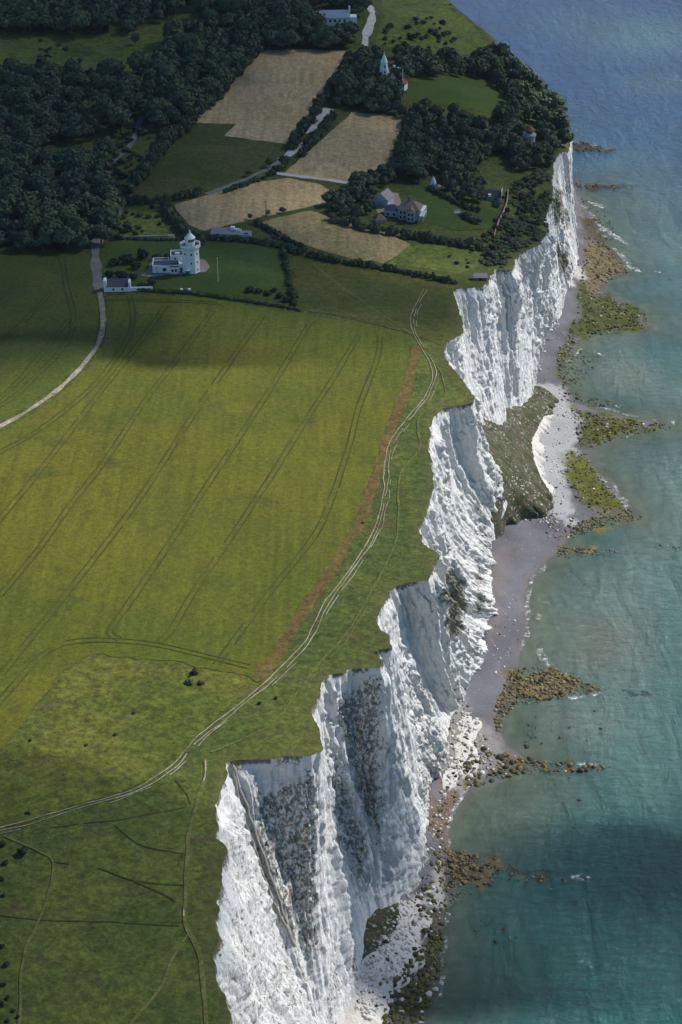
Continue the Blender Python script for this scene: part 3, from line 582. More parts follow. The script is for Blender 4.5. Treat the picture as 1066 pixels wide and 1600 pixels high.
xs = np.concatenate([-np.geomspace(5000, 70, 12), np.arange(-60, 330, 3.0), 330+np.geomspace(6, 6000, 36)])
ys = np.concatenate([-np.geomspace(3000, 60, 12)+160, np.arange(160, 1260, 3.2), 1260+np.geomspace(6, 8000, 42)])
gx, gy = np.meshgrid(xs, ys)
near = (np.abs(gx) < 500) & (gy < 1900) & (gy > 100)
dep = np.full(gx.shape, 30.0); hh, _, ss = beach(gx[near], gy[near]); dep[near] = np.maximum(-hh, 0); sdist = np.full(gx.shape, -400.0); sdist[near] = ss
sx = np.clip(-sdist, 0, 500); q = fbm(gx/60, gy/130, 301, 5)
px_, py_ = project(gx, gy, 0*gx)
py_ = np.where((gy > 100), py_, 2400)
tm = smooth(700, 40, py_)                                            # far water less chalky; its blue has sky reflection and cloud shade painted in
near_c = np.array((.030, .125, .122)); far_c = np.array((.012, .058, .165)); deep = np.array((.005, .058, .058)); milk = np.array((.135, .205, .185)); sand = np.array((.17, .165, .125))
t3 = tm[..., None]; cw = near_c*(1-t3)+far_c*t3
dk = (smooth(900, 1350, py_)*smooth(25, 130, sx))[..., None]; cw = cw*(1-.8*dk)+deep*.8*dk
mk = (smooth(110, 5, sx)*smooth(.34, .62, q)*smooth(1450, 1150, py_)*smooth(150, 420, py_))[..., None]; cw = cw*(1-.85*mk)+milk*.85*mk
for bx, by, rx, ry, col, amt in [(940, 1000, 75, 60, sand, .6), (960, 585, 70, 30, milk, .8), (985, 590, 40, 22, sand, .5), (990, 380, 60, 50, milk, .6), (880, 1130, 60, 35, sand, .5), (1010, 60, 110, 26, np.array((.07, .155, .175)), .75), (900, 30, 90, 20, np.array((.05, .115, .16)), .5),
                                 (1030, 130, 60, 16, np.array((.06, .125, .155)), .6), (960, 900, 90, 50, np.array((.10, .165, .15)), .6), (800, 1290, 90, 45, np.array((.10, .14, .10)), .6), (860, 1500, 120, 40, np.array((.015, .10, .08)), .6), (760, 1560, 90, 50, np.array((.04, .095, .08)), .6), (1000, 1180, 60, 50, np.array((.04, .14, .13)), .4), (900, 900, 55, 40, milk, .6), (985, 745, 60, 40, milk, .5), (930, 1130, 80, 34, milk, .5), (960, 940, 60, 26, milk, .5), (800, 1255, 60, 26, milk, .35), (820, 1240, 110, 40, np.array((.105, .15, .115)), .6), (1000, 720, 60, 60, np.array((.095, .15, .155)), .5)]:
    w_ = (amt*np.exp(-((px_-bx)/rx)**2-((py_-by)/ry)**2))[..., None]; cw = cw*(1-w_)+col*w_
cw = cw*(.74+.5*fbm(gx/30, gy/70, 311, 5))[..., None]
WEED = [(830, 1135, 70, 28), (930, 1200, 90, 14), (990, 1085, 70, 28), (840, 1360, 120, 28), (740, 1460, 80, 34), (900, 1410, 90, 24), (690, 1430, 40, 60), (930, 560, 50, 20), (940, 720, 34, 40), (910, 600, 40, 14), (960, 660, 70, 16), (950, 1080, 60, 14), (720, 1200, 60, 14)]
wd_ = 0*gx
for bx, by, rx, ry in WEED: wd_ = np.maximum(wd_, np.exp(-((px_-bx)/rx)**2-((py_-by)/ry)**2))
wd_ = wd_*(gy < 1260)
k = NT('sea_water')
wv1 = k.noise(.07, 3, .55, k.obj((1.5, .5, 1)), .6); wv2 = k.noise(.22, 6, .7, k.obj((.55, 1.7, 1)), .5)
k.bump(k.math('ADD', k.math('MULTIPLY', wv1, 2.6), k.math('MULTIPLY', wv2, 1.6)), .75, 1.3)
cc = k.mix(k.ramp(wv2, .28, .68), k.mix(.30, k.attr('Col', True), (0, 0, 0)), k.attr('Col', True))
wm = k.ramp(k.math('ADD', k.math('MULTIPLY', k.attr('weed'), .36), k.noise(.17, 7, .72, k.obj((.7, 1.4, 1)), .6)), .86, .95)
cc = k.mix(k.math('MULTIPLY', wm, .7), cc, (.012, .024, .026))
k.base(cc); k.b.inputs['Roughness'].default_value = .14; k.b.inputs['Specular IOR Level'].default_value = .36; k.b.inputs['IOR'].default_value = 1.33
tr = k.n('ShaderNodeBsdfTransparent'); mx = k.n('ShaderNodeMixShader')
k.set(mx.inputs[0], k.attr('cover')); k.set(mx.inputs[1], tr.outputs[0]); k.set(mx.inputs[2], k.b.outputs[0]); k.set(k.out.inputs[0], mx.outputs[0])
M['sea'] = k.m
cover = .18+.82*(1-np.exp(-dep/.9))
cover = np.maximum(cover, smooth(1130, 1225, gy)); Fw = grid_faces(*gx.shape)
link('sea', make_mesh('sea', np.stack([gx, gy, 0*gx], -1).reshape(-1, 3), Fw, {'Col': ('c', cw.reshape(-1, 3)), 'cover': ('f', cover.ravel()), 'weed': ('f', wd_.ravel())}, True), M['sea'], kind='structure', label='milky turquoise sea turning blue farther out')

# talus apron, scree fan: lofts between an upper and a lower traced line
def loft(name, up, lo, mat, nv, amp, veg, label, seed, bulge=0.0, step=.8):
    a = np.array([(*at_z(p, q_, z_), z_) for p, q_, z_ in up], float); b = np.array([(*at_z(p, q_, z_), z_) for p, q_, z_ in lo], float)
    A_, B_ = [], []
    for i in range(len(a)-1):
        n = max(2, int(max(np.linalg.norm(a[i+1]-a[i]), np.linalg.norm(b[i+1]-b[i]))/step)); s_ = np.linspace(0, 1, n, endpoint=False)[:, None]
        A_.append(a[i]*(1-s_)+a[i+1]*s_); B_.append(b[i]*(1-s_)+b[i+1]*s_)
    A_ = gsm(np.concatenate(A_), 4); B_ = gsm(np.concatenate(B_), 4); i_ = np.arange(len(B_)); en = np.minimum(1, np.minimum(i_, len(i_)-1-i_)/8.0); v_ = np.linspace(0, 1, nv)[:, None, None]
    Q = A_[None]*(1-v_)+B_[None]*v_; Q[..., 2] += bulge*np.sin(v_[..., 0]*math.pi)
    jv = (v_[..., 0]**5)*en[None, :]; Q[..., 0] += jv*4.5*(fbm(i_/9, i_*0, seed+7, 4)-.5)*2; Q[..., 1] += jv*4*(fbm(i_/9, i_*0, seed+17, 4)-.5)*2
    e = np.sin(np.clip(v_[..., 0], 0, 1)*math.pi)*.8+.2
    Q[..., 2] += amp*e*(fbm(Q[..., 0]/7, Q[..., 1]/7, seed, 4)-.5)*2+amp*.4*(fbm(Q[..., 0]/1.6, Q[..., 1]/1.6, seed+3, 3)-.5)
    last = Q[-1:].copy(); last[..., 2] -= 4; Q = np.concatenate([Q, last])
    px2, py2 = project(Q[..., 0], Q[..., 1], Q[..., 2]); vg = veg(px2, py2, Q)
    return link(name, make_mesh(name, Q.reshape(-1, 3), grid_faces(nv+1, len(A_))[:, ::-1], {'veg': ('f', vg.ravel()), 'soil': ('f', 0*vg.ravel())}), mat, kind='structure', label=label)
k = NT('talus')
gr = k.noise(1.0, 6, .75); n2 = k.noise(.22, 5, .65)
vcol = k.mix(k.ramp(n2, .4, .62), (.082, .073, .048), (.038, .050, .015)); vcol = k.mix(.5, vcol, k.val(gr), 'OVERLAY')
ck = k.mix(.35, (.54, .52, .48), k.val(gr), 'OVERLAY')
sp = k.ramp(k.noise(.7, 5, .75), .555, .64); vcol = k.mix(k.math('MULTIPLY', sp, k.ramp(k.noise(.09, 3, .6), .40, .60)), vcol, ck)
mk_ = k.ramp(k.math('SUBTRACT', k.attr('veg'), k.noise(.35, 5, .65)), -.03, .05)
k.base(k.mix(mk_, ck, vcol)); k.bump(gr, .6, 1.0); M['talus'] = k.m
tv = lambda px2, py2, Q: np.where(inpoly(px2, py2, [(830, 690), (850, 650), (900, 640), (920, 720), (880, 800), (845, 745), (835, 720)]), .25, .9)
loft('grassy_talus', [(756, 822, 12), (762, 806, 18), (770, 772, 26), (762, 735, 32), (748, 695, 36), (738, 662, 36), (752, 634, 30), (788, 634, 19), (806, 630, 13), (824, 622, 8), (836, 600, 5)],
     [(768, 850, 3.5), (782, 842, 3.5), (806, 812, 4), (850, 800, 4), (866, 778, 4), (852, 752, 4), (842, 715, 4), (858, 668, 4), (860, 655, 4), (866, 640, 3.5), (870, 620, 3.5)], M['talus'], 46, 1.3, tv, 'grassy talus slope of fallen chalk below the cliff', 401, 1.5)
sv = lambda px2, py2, Q: np.where(inpoly(px2, py2, [(520, 1530), (545, 1480), (562, 1405), (620, 1400), (625, 1430), (610, 1470), (565, 1500), (550, 1560), (530, 1560)]), .85, np.where(inpoly(px2, py2, [(600, 1620), (625, 1540), (650, 1490), (640, 1430), (670, 1420), (680, 1480), (650, 1560), (630, 1620)]), .46, .2))
loft('scree_fan', [(505, 1618, 4), (534, 1564, 6), (548, 1502, 9), (554, 1430, 11), (560, 1398, 9), (580, 1396, 7), (608, 1394, 3), (634, 1384, 1)],
     [(560, 1640, 3.5), (590, 1600, 3.5), (625, 1545, 3.2), (650, 1500, 3.2), (665, 1470, 3.2), (668, 1445, 3.0), (668, 1420, 3.0), (655, 1398, 3.0)], M['talus'], 40, 1.0, sv, 'pale chalk scree spilling onto the shore', 431, 1.0)
loft('chalk_debris', [(674, 1205, 3), (682, 1160, 4), (698, 1118, 3), (706, 1100, 2.5)], [(690, 1236, 3), (745, 1190, 3), (742, 1128, 3.2), (724, 1098, 3.4)], M['talus'], 22, .9, lambda a_, b_, Q: np.full(a_.shape, .28), 'fan of fallen chalk at the cliff foot', 451, .6)

# cliff stair-path: the pale diagonal line down the near recess, laid on the face
def on_cliff(px0, py0):
    d2 = (ppx-px0)**2+(ppy-py0)**2; d2 = np.where((Y > 330) & (Y < 500), d2, 1e9); i = np.unravel_index(np.argmin(d2), d2.shape); return np.array([X[i], Y[i], Z[i]]), i
pth = dens([(362, 1192), (368, 1230), (376, 1268), (392, 1310), (408, 1360), (430, 1412), (447, 1450), (462, 1482), (462, 1482)], 2.5)
pp = gsm(np.array([on_cliff(p_[0]+5*(vn(np.array([i_*.16]), np.array([3.3]), 9)[0]-.5), p_[1])[0] for i_, p_ in enumerate(pth)]), 1.6)
tgv = np.gradient(pp, axis=0); sd_ = np.cross(tgv, np.array([0, -.5, .85])); sd_ /= np.linalg.norm(sd_, axis=1)[:, None]
upv = np.array([.25, -.75, .6])
ring = [(-.42, -1.8), (-.42, .2), (-.2, .35), (.35, .2), (.42, -1.8)]
Vp = np.concatenate([pp+sd_*a_+upv*(b_+.55) for a_, b_ in ring]); n_ = len(pp)
Fp = np.concatenate([np.stack([np.arange(n_-1)+j*n_, np.arange(1, n_)+j*n_, np.arange(1, n_)+(j+1)*n_, np.arange(n_-1)+(j+1)*n_], 1) for j in range(4)])
M['pathgrey'] = plain('grey_stone_path', (.25, .24, .21), .9, .4, 1.5)
link('cliff_path', make_mesh('cliff_path', Vp, Fp), M['pathgrey'], kind='structure', label='grey ramp path cut diagonally down the near cliff face')

# foam
def foam(pix, seed):
    w_ = dens(pix, 3); x, y = at_z(w_[:, 0], w_[:, 1], 0.0); bd = np.stack([x, y], 1); V_, F_ = cdt(bd, 1.0)
    return np.column_stack([V_, np.full(len(V_), .06)]), F_, smooth(0, 1.8, dpoly(V_[:, 0], V_[:, 1], bd, True))
FO = [[(835, 925), (842, 928), (848, 938), (862, 940), (858, 944), (844, 944), (836, 936)], [(834, 958), (842, 954), (852, 962), (846, 972), (838, 974), (832, 966)], [(950, 745), (958, 748), (968, 760), (972, 772), (985, 782), (988, 792), (980, 788), (966, 776), (955, 762)],
      [(892, 1191), (915, 1188), (945, 1192), (965, 1194), (940, 1200), (905, 1200), (894, 1197)], [(885, 1364), (910, 1362), (932, 1368), (925, 1378), (905, 1382), (888, 1374)], [(810, 1414), (818, 1416), (828, 1424), (818, 1424)], [(930, 355), (945, 352), (975, 372), (986, 385), (974, 382), (950, 368)], [(908, 310), (925, 314), (950, 322), (945, 328), (925, 322)],
      [(985, 358), (994, 358), (998, 364), (988, 364)], [(905, 224), (935, 226), (945, 234), (915, 236)], [(982, 416), (1000, 418), (1010, 430), (990, 424)], [(1018, 420), (1036, 424), (1038, 428), (1022, 427)], [(840, 1010), (846, 1022), (856, 1040), (870, 1052), (866, 1054), (850, 1044), (842, 1028)],
      [(700, 1290), (706, 1264), (722, 1244), (742, 1228), (746, 1231), (728, 1248), (714, 1266), (706, 1292)], [(808, 1180), (812, 1160), (818, 1172), (815, 1190)], [(962, 1084), (975, 1084), (980, 1090), (968, 1092)], [(956, 1056), (966, 1054), (972, 1058), (962, 1060)], [(1010, 480), (1022, 484), (1016, 490)], [(1045, 655), (1060, 658), (1058, 666), (1046, 664)],
      [(975, 680), (992, 676), (985, 684), (975, 688)], [(925, 545), (950, 555), (945, 560), (928, 552)], [(958, 630), (978, 632), (972, 638), (955, 636)]]
Vs, Fs, Es, o_ = [], [], [], 0
for i, f_ in enumerate(FO):
    V_, F_, e_ = foam(f_, i); Es.append(e_); Vs.append(V_); Fs.append(F_+o_); o_ += len(V_)
def surf(pix, wdt, seed):
    V_, F_ = ribbon_vf(np.array(gsm(dens(pz(pix), 1.0)[:-int(np.linalg.norm(pz(pix)[-1]-pz(pix)[0]))-1], 2)), wdt, 0, 0, 1.2, seed, .36); V_[:, 2] = .05; return V_, F_
for i, (pg, wd) in enumerate([([(699, 1335), (700, 1290), (710, 1258), (730, 1232), (750, 1214)], 1.0), ([(778, 1150), (790, 1172), (806, 1186)], .9), ([(815, 1018), (826, 976), (822, 935), (828, 908), (860, 874)], 1.0), ([(842, 1012), (850, 1032), (872, 1050), (900, 1058)], 1.4), ([(935, 740), (955, 766), (988, 796)], 1.5), ([(910, 632), (950, 640), (1000, 652), (1045, 660)], .9), ([(912, 320), (930, 345), (945, 372), (972, 400), (990, 424)], 1.5), ([(925, 522), (965, 518), (1010, 514)], .8), ([(880, 1092), (930, 1084), (950, 1078)], .9), ([(684, 1560), (694, 1480), (704, 1410)], .7), ([(872, 582), (892, 560), (915, 540)], .8)]):
    V_, F_ = surf(pg, wd*1.8, i+60); Vs.append(V_); Fs.append(np.vstack([F_[:, :3], F_[:, [0, 2, 3]]])+o_); o_ += len(V_); Es.append(np.full(len(V_), .85))
k = NT('sea_foam'); k.base((.80, .83, .84)); tr = k.n('ShaderNodeBsdfTransparent'); mx = k.n('ShaderNodeMixShader')
k.set(mx.inputs[0], k.math('MULTIPLY', k.ramp(k.math('ADD', k.noise(.38, 8, .85), k.math('MULTIPLY', k.attr('body'), .15)), .60, .78), .85)); k.set(mx.inputs[1], tr.outputs[0]); k.set(mx.inputs[2], k.b.outputs[0]); k.set(k.out.inputs[0], mx.outputs[0])
link('sea_foam', make_mesh('sea_foam', np.vstack(Vs), np.vstack(Fs), {'body': ('f', np.concatenate(Es))}), k.m, kind='stuff', label='white foam of small waves breaking over the reefs')

# ------------------------------------------------------------------ boulders and reef rocks
def ico(sub):
    import bmesh
    bm = bmesh.new(); bmesh.ops.create_icosphere(bm, subdivisions=sub, radius=1.0)
    V_ = np.array([q.co[:] for q in bm.verts]); F_ = np.array([[q.index for q in f.verts] for f in bm.faces]); bm.free(); return V_, F_
I1, I2 = ico(1), ico(2)
def rock_vf(rng, sub=1):
    V_, F_ = (I1, I2)[sub-1]; V_ = V_*(1+.28*(rng.random(len(V_))-.5))[:, None]
    for _ in range(5):
        n_ = rng.normal(size=3); n_ /= np.linalg.norm(n_); d_ = V_@n_; c_ = rng.uniform(.45, .8); V_ = V_-np.maximum(d_-c_, 0)[:, None]*n_
    return V_*np.array([1, rng.uniform(.65, 1), rng.uniform(.5, .75)]), F_
rr = np.random.default_rng(3)
def rockmat(name, a, b, c_):
    k = NT(name); r = k.n('ShaderNodeObjectInfo').outputs['Random']; n_ = k.noise(.9, 4, .7)
    q = k.mix(r, a, b); q = k.mix(k.ramp(n_, .5, .62), q, c_); k.base(k.mix(.4, q, k.val(n_), 'OVERLAY')); k.b.inputs['Roughness'].default_value = .8; return k.m
M['rock_tan'] = rockmat('weedy_tan_rock', (.18, .14, .07), (.10, .08, .042), (.055, .045, .028))
M['rock_dark'] = rockmat('wet_dark_rock', (.04, .036, .03), (.085, .07, .045), (.03, .03, .02))
M['rock_green'] = rockmat('algae_rock', (.10, .105, .02), (.05, .058, .02), (.04, .04, .022))
M['rock_white'] = rockmat('chalk_boulder', (.56, .545, .51), (.44, .43, .40), (.32, .31, .28))
SCAT = [  # pixel outline, number, size range (m), kind weights tan/dark/green/white
 ([(596, 1620), (606, 1560), (640, 1510), (672, 1450), (690, 1440), (694, 1480), (684, 1540), (666, 1580), (650, 1620)], 520, (.35, 1.4), (.18, .27, .49, .06)),
 ([(640, 1420), (665, 1380), (700, 1385), (690, 1440), (668, 1450)], 110, (.35, 1.3), (.35, .35, .2, .1)),
 ([(690, 1322), (740, 1330), (760, 1350), (740, 1375), (690, 1390), (680, 1360)], 380, (.35, 1.2), (.75, .2, .05, 0)),
 ([(740, 1335), (880, 1358), (930, 1372), (860, 1388), (760, 1378), (700, 1420), (690, 1400)], 200, (.3, 1.1), (.5, .5, 0, 0)),
 ([(800, 1042), (850, 1038), (900, 1056), (945, 1076), (900, 1086), (850, 1092), (805, 1100), (788, 1118), (776, 1150), (772, 1110)], 900, (.35, 1.2), (.82, .16, .02, 0)),
 ([(740, 1172), (790, 1178), (850, 1186), (960, 1192), (950, 1200), (850, 1204), (800, 1208), (760, 1222), (735, 1230), (720, 1215)], 340, (.4, 1.6), (.45, .4, .1, .05)),
 ([(872, 852), (985, 858), (940, 866), (872, 870)], 170, (.35, 1.1), (.85, .15, 0, 0)), ([(890, 836), (925, 808), (1000, 800), (1005, 808), (950, 820)], 260, (.3, 1.0), (.75, .25, 0, 0)), ([(1015, 846), (1066, 850), (1064, 856), (1020, 852)], 18, (.5, 1.2), (.2, .8, 0, 0)),
 ([(893, 640), (940, 650), (1048, 660), (1050, 668), (985, 678), (935, 694), (905, 700)], 520, (.35, 1.3), (.2, .35, .42, .03)),
 ([(884, 705), (918, 706), (935, 738), (955, 764), (990, 800), (945, 808), (900, 782), (880, 740)], 420, (.3, 1.1), (.22, .3, .45, .03)),
 ([(904, 452), (945, 460), (1008, 484), (1014, 512), (955, 518), (905, 530), (886, 552), (872, 590), (868, 560), (900, 500)], 620, (.4, 1.3), (.25, .4, .33, .02)),
 ([(868, 555), (910, 545), (930, 570), (890, 600), (880, 612)], 140, (.4, 1.2), (.35, .5, .15, 0)), ([(885, 608), (960, 624), (985, 632), (930, 636), (893, 628)], 80, (.4, 1.2), (.2, .75, .05, 0)),
 ([(912, 375), (940, 372), (985, 424), (950, 438), (930, 458), (906, 448), (912, 410)], 420, (.4, 1.3), (.6, .3, .1, 0)), ([(905, 300), (945, 330), (975, 380), (940, 372), (912, 350)], 110, (.4, 1.3), (.35, .65, 0, 0)),
 ([(898, 218), (930, 224), (945, 236), (898, 236)], 40, (.7, 1.9), (.1, .9, 0, 0)), ([(898, 286), (945, 282), (1000, 292), (960, 298), (900, 292)], 60, (.6, 1.7), (.2, .8, 0, 0)),
 ([(800, 1125), (840, 1110), (900, 1130), (870, 1160), (820, 1170)], 14, (.7, 1.6), (0, 1, 0, 0)), ([(830, 1460), (760, 1420), (730, 1440), (780, 1480)], 14, (.5, 1.3), (.2, .8, 0, 0)), ([(940, 1380), (830, 1090), (1000, 1060), (1000, 1100), (960, 1190)], 16, (.5, 1.4), (.1, .9, 0, 0)),
 ([(700, 1235), (694, 1150), (715, 1100), (740, 1120), (770, 1180), (740, 1215)], 330, (.3, 1.25), (.06, .08, .03, .83)),
 ([(580, 1612), (640, 1500), (660, 1440), (655, 1400), (620, 1420), (590, 1500), (560, 1560), (555, 1600)], 520, (.25, 1.1), (.05, .03, .02, .9)),
 ([(668, 1300), (690, 1250), (720, 1225), (700, 1290), (690, 1340), (670, 1350)], 60, (.3, .9), (.2, .3, .05, .45)),
 ([(830, 690), (845, 650), (870, 640), (902, 650), (905, 670), (890, 705), (882, 740), (890, 780), (860, 806), (845, 780), (838, 740)], 300, (.25, .9), (.02, .12, .02, .84)),
 ([(790, 800), (840, 800), (880, 812), (860, 826), (800, 818)], 120, (.3, 1.0), (.05, .2, .05, .7)),
 ([(760, 1020), (800, 930), (822, 960), (806, 1020), (790, 1060), (770, 1060)], 45, (.3, 1.0), (.2, .15, 0, .65)), ([(830, 690), (845, 600), (860, 500), (885, 505), (880, 600), (900, 640)], 90, (.25, .7), (.05, .15, 0, .8)),
 ([(690, 1345), (668, 1400), (640, 1400), (690, 1240), (735, 1190), (760, 1205), (705, 1260)], 130, (.3, 1.3), (.2, .3, .1, .4)), ([(880, 545), (905, 530), (940, 560), (900, 620), (880, 640), (868, 600)], 150, (.35, 1.1), (.3, .45, .25, 0)), ([(860, 805), (905, 800), (960, 812), (900, 838), (850, 850)], 160, (.3, 1.2), (.4, .3, .1, .2)),
 ([(905, 425), (890, 436), (880, 428), (900, 408)], 30, (.4, 1.2), (.05, .05, .2, .7)), ([(836, 560), (850, 530), (872, 505), (878, 515), (856, 545), (842, 600)], 35, (.4, 1.3), (0, .05, .05, .9))]
KN = ['tan', 'dark', 'green', 'white']; recs = []
for pg, n_, (a_, b_), wts in SCAT:
    p = np.array(pg, float); got = 0
    while got < n_:
        qx = rr.uniform(p[:, 0].min(), p[:, 0].max(), n_*3); qy = rr.uniform(p[:, 1].min(), p[:, 1].max(), n_*3); m = inpoly(qx, qy, pg)
        qx, qy = qx[m][:n_-got], qy[m][:n_-got]; x, y = at_z(qx, qy, .8); got += len(x)
        sz = a_+(b_-a_)*rr.random(len(x))**2.6; kk = rr.choice(4, len(x), p=np.array(wts)/sum(wts))
        recs.append(np.column_stack([x, y, sz, kk]))
recs = np.vstack(recs); bh, _, _ = beach(recs[:, 0], recs[:, 1])
# stand on whichever surface is highest there (beach, talus, scree)
dg = bpy.context.evaluated_depsgraph_get(); dg.update()
def drop(x, y, names):
    z_ = np.full(len(x), -99.0)
    from mathutils.bvhtree import BVHTree
    for nm in names:
        o = bpy.data.objects[nm]; t = BVHTree.FromPolygons([q.co for q in o.data.vertices], [tuple(q.vertices) for q in o.data.polygons])
        for i in range(len(x)):
            hit = t.ray_cast(Vector((x[i], y[i], 60)), Vector((0, 0, -1)))[0]
            if hit is not None: z_[i] = max(z_[i], hit.z)
    return z_
bz = np.maximum(np.maximum(bh, drop(recs[:, 0], recs[:, 1], ['grassy_talus', 'scree_fan', 'chalk_debris'])), -.35)
dist = np.sqrt(recs[:, 0]**2+recs[:, 1]**2+CAMZ**2); order = np.argsort(-recs[:, 2]/dist)
BIG = [(.5, 1e9)]; LAB = {'tan': ('weed-covered tan boulder on the reef at the water edge', 'tan boulders on the reefs'), 'dark': ('dark wet boulder standing out of the shallow water', 'dark wet boulders'),
       'green': ('green algae-coated boulder on the shore', 'algae-coated boulders'), 'white': ('white chalk boulder fallen below the cliff', 'fallen white chalk boulders')}
protos = {kn: [make_mesh('boulder', *rock_vf(rr, 2)) for _ in range(4)] for kn in KN}
for kn in KN:
    for me_ in protos[kn]: me_.materials.append(M['rock_'+kn])
for i in order[:285]:
    x, y, sz, kk = recs[i]; kn = KN[int(kk)]
    o = link('boulder', protos[kn][rr.integers(4)], label=LAB[kn][0], cat='boulder', group=LAB[kn][1], loc=(x, y, bz[i]+.1*sz)); o.scale = (sz,)*3; o.rotation_euler = (rr.uniform(-.3, .3), rr.uniform(-.3, .3), rr.uniform(0, 6.28))
pal = {0: [(.16, .125, .06), (.12, .095, .05), (.08, .065, .035), (.22, .18, .10)], 1: [(.035, .032, .028), (.06, .05, .035), (.10, .085, .06)], 2: [(.095, .10, .018), (.06, .07, .018), (.035, .042, .018)], 3: [(.56, .55, .52), (.44, .43, .40), (.32, .31, .28)]}
Vs, Fs, Cs, o_ = [], [], [], 0
for i in order[285:]:
    V_, F_ = rock_vf(rr, 1); x, y, sz, kk = recs[i]; a = rr.uniform(0, 6.28); ca, sa = math.cos(a), math.sin(a)
    V_ = V_*sz; V_ = np.column_stack([V_[:, 0]*ca-V_[:, 1]*sa+x, V_[:, 0]*sa+V_[:, 1]*ca+y, V_[:, 2]+bz[i]+.1*sz])
    Vs.append(V_); Fs.append(F_+o_); o_ += len(V_); pc = pal[int(kk)]; Cs.append(np.repeat([np.array(pc[rr.integers(len(pc))])*rr.uniform(.8, 1.2)], len(V_), 0))
k = NT('reef_rock'); n_ = k.noise(1.2, 4, .7); k.base(k.mix(.4, k.attr('Col', True), k.val(n_), 'OVERLAY')); k.b.inputs['Roughness'].default_value = .75
link('reef_rubble', make_mesh('reef_rubble', np.vstack(Vs), np.vstack(Fs), {'Col': ('c', np.vstack(Cs))}), k.m, kind='stuff', label='small rocks and rubble strewn over the reefs and foreshore')

# ------------------------------------------------------------------ trees, bushes, hedges
tr_ = np.random.default_rng(11)
def crown_vf(rng, lumps, nq, leaf, flat=.8, height=1.0, low=.0):
    """crown of leaf sprays on several lobes; unit radius about 1, standing on z=0"""
    C_ = []
    for i in range(lumps):
        a = rng.uniform(0, 6.28); r = rng.uniform(.1, .62)*(1 if i else 0); C_.append((math.cos(a)*r, math.sin(a)*r, height*(low+rng.uniform(.5, .95)-.35*r), rng.uniform(.38, .62)))
    Vs, Fq, Ft, tn, o = [], [], [], [], 0
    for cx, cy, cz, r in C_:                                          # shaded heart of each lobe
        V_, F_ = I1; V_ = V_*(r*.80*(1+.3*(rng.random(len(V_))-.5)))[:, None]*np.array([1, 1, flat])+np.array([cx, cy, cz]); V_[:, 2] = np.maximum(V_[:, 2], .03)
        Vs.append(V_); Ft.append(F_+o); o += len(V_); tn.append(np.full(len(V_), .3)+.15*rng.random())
    w_ = np.array([c[3]**2 for c in C_]); pick = rng.choice(len(C_), nq, p=w_/w_.sum()); A = np.array(C_)[pick]
    d = rng.normal(size=(nq, 3)); d[:, 2] = np.abs(d[:, 2])*.9+d[:, 2]*.25; d /= np.linalg.norm(d, axis=1)[:, None]
    c = A[:, :3]+d*A[:, 3:4]*rng.uniform(.78, 1.12, (nq, 1))*np.array([1, 1, flat]); c[:, 2] = np.maximum(c[:, 2], .05)
    nn = d+rng.normal(size=(nq, 3))*.33; nn /= np.linalg.norm(nn, axis=1)[:, None]; t = np.cross(nn, rng.normal(size=(nq, 3))); t /= np.linalg.norm(t, axis=1)[:, None]; b = np.cross(nn, t)
    s = leaf*rng.uniform(.6, 1.3, (nq, 1))
    Q = np.stack([c-t*s-b*s*.6, c+t*s*.8-b*s, c+t*s+b*s*.7, c-t*s*.7+b*s], 1)
    lobe_t = rng.uniform(-.32, .3, len(C_))[pick]
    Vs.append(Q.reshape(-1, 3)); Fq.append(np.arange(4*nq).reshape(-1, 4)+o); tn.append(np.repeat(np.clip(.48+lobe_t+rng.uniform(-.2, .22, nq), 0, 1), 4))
    return np.vstack(Vs), np.vstack(Ft), np.vstack(Fq), np.concatenate(tn)
def trunk_vf(rng):
    Vs, Fs, o = [], [], 0
    def limb(p0, p1, r0, r1):
        nonlocal o
        p0, p1 = np.array(p0), np.array(p1); d = p1-p0; d = d/np.linalg.norm(d); a = np.cross(d, [.3, .9, .1]); a /= np.linalg.norm(a); b = np.cross(d, a)
        for p_, r in ((p0, r0), (p1, r1)): Vs.append(np.array([p_+(a*math.cos(t)+b*math.sin(t))*r for t in np.arange(6)*math.pi/3]))
        Fs.append(np.array([[o+i, o+(i+1) % 6, o+6+(i+1) % 6, o+6+i] for i in range(6)])); o += 12
    limb((0, 0, -.15), (.02, .0, .55), .085, .05)
    for i in range(4):
        a = i*1.57+rng.uniform(-.4, .4); limb((.02, 0, .4+.04*i), (math.cos(a)*.45, math.sin(a)*.45, .8+.05*i), .04, .012)
    return np.vstack(Vs), np.vstack(Fs)
TREES = []
for i in range(7):
    V_, Ft, Fq, tn = crown_vf(tr_, tr_.integers(7, 11), 620, .095, .9, tr_.uniform(1.0, 1.35), .25)
    c_ = make_mesh('crown', V_, [Ft, Fq], {'tint': ('f', tn)}); c_.materials.append(M['leaf'])
    t_ = make_mesh('trunk', *trunk_vf(tr_)); t_.materials.append(M['bark']); TREES.append((c_, t_))
BUSHV = [crown_vf(tr_, tr_.integers(4, 7), 190, .14, .9, .85, -.05) for _ in range(5)]
BUSH = {}
for mn in ('leaf', 'leaf_dark', 'leaf_red'):
    BUSH[mn] = []
    for V_, Ft, Fq, tn in BUSHV:
        c_ = make_mesh('foliage', V_, [Ft, Fq], {'tint': ('f', tn)}); c_.materials.append(M[mn]); BUSH[mn].append(c_)
LITE = [crown_vf(tr_, 6, 260, .135, .9, 1.2, .2) for _ in range(5)]
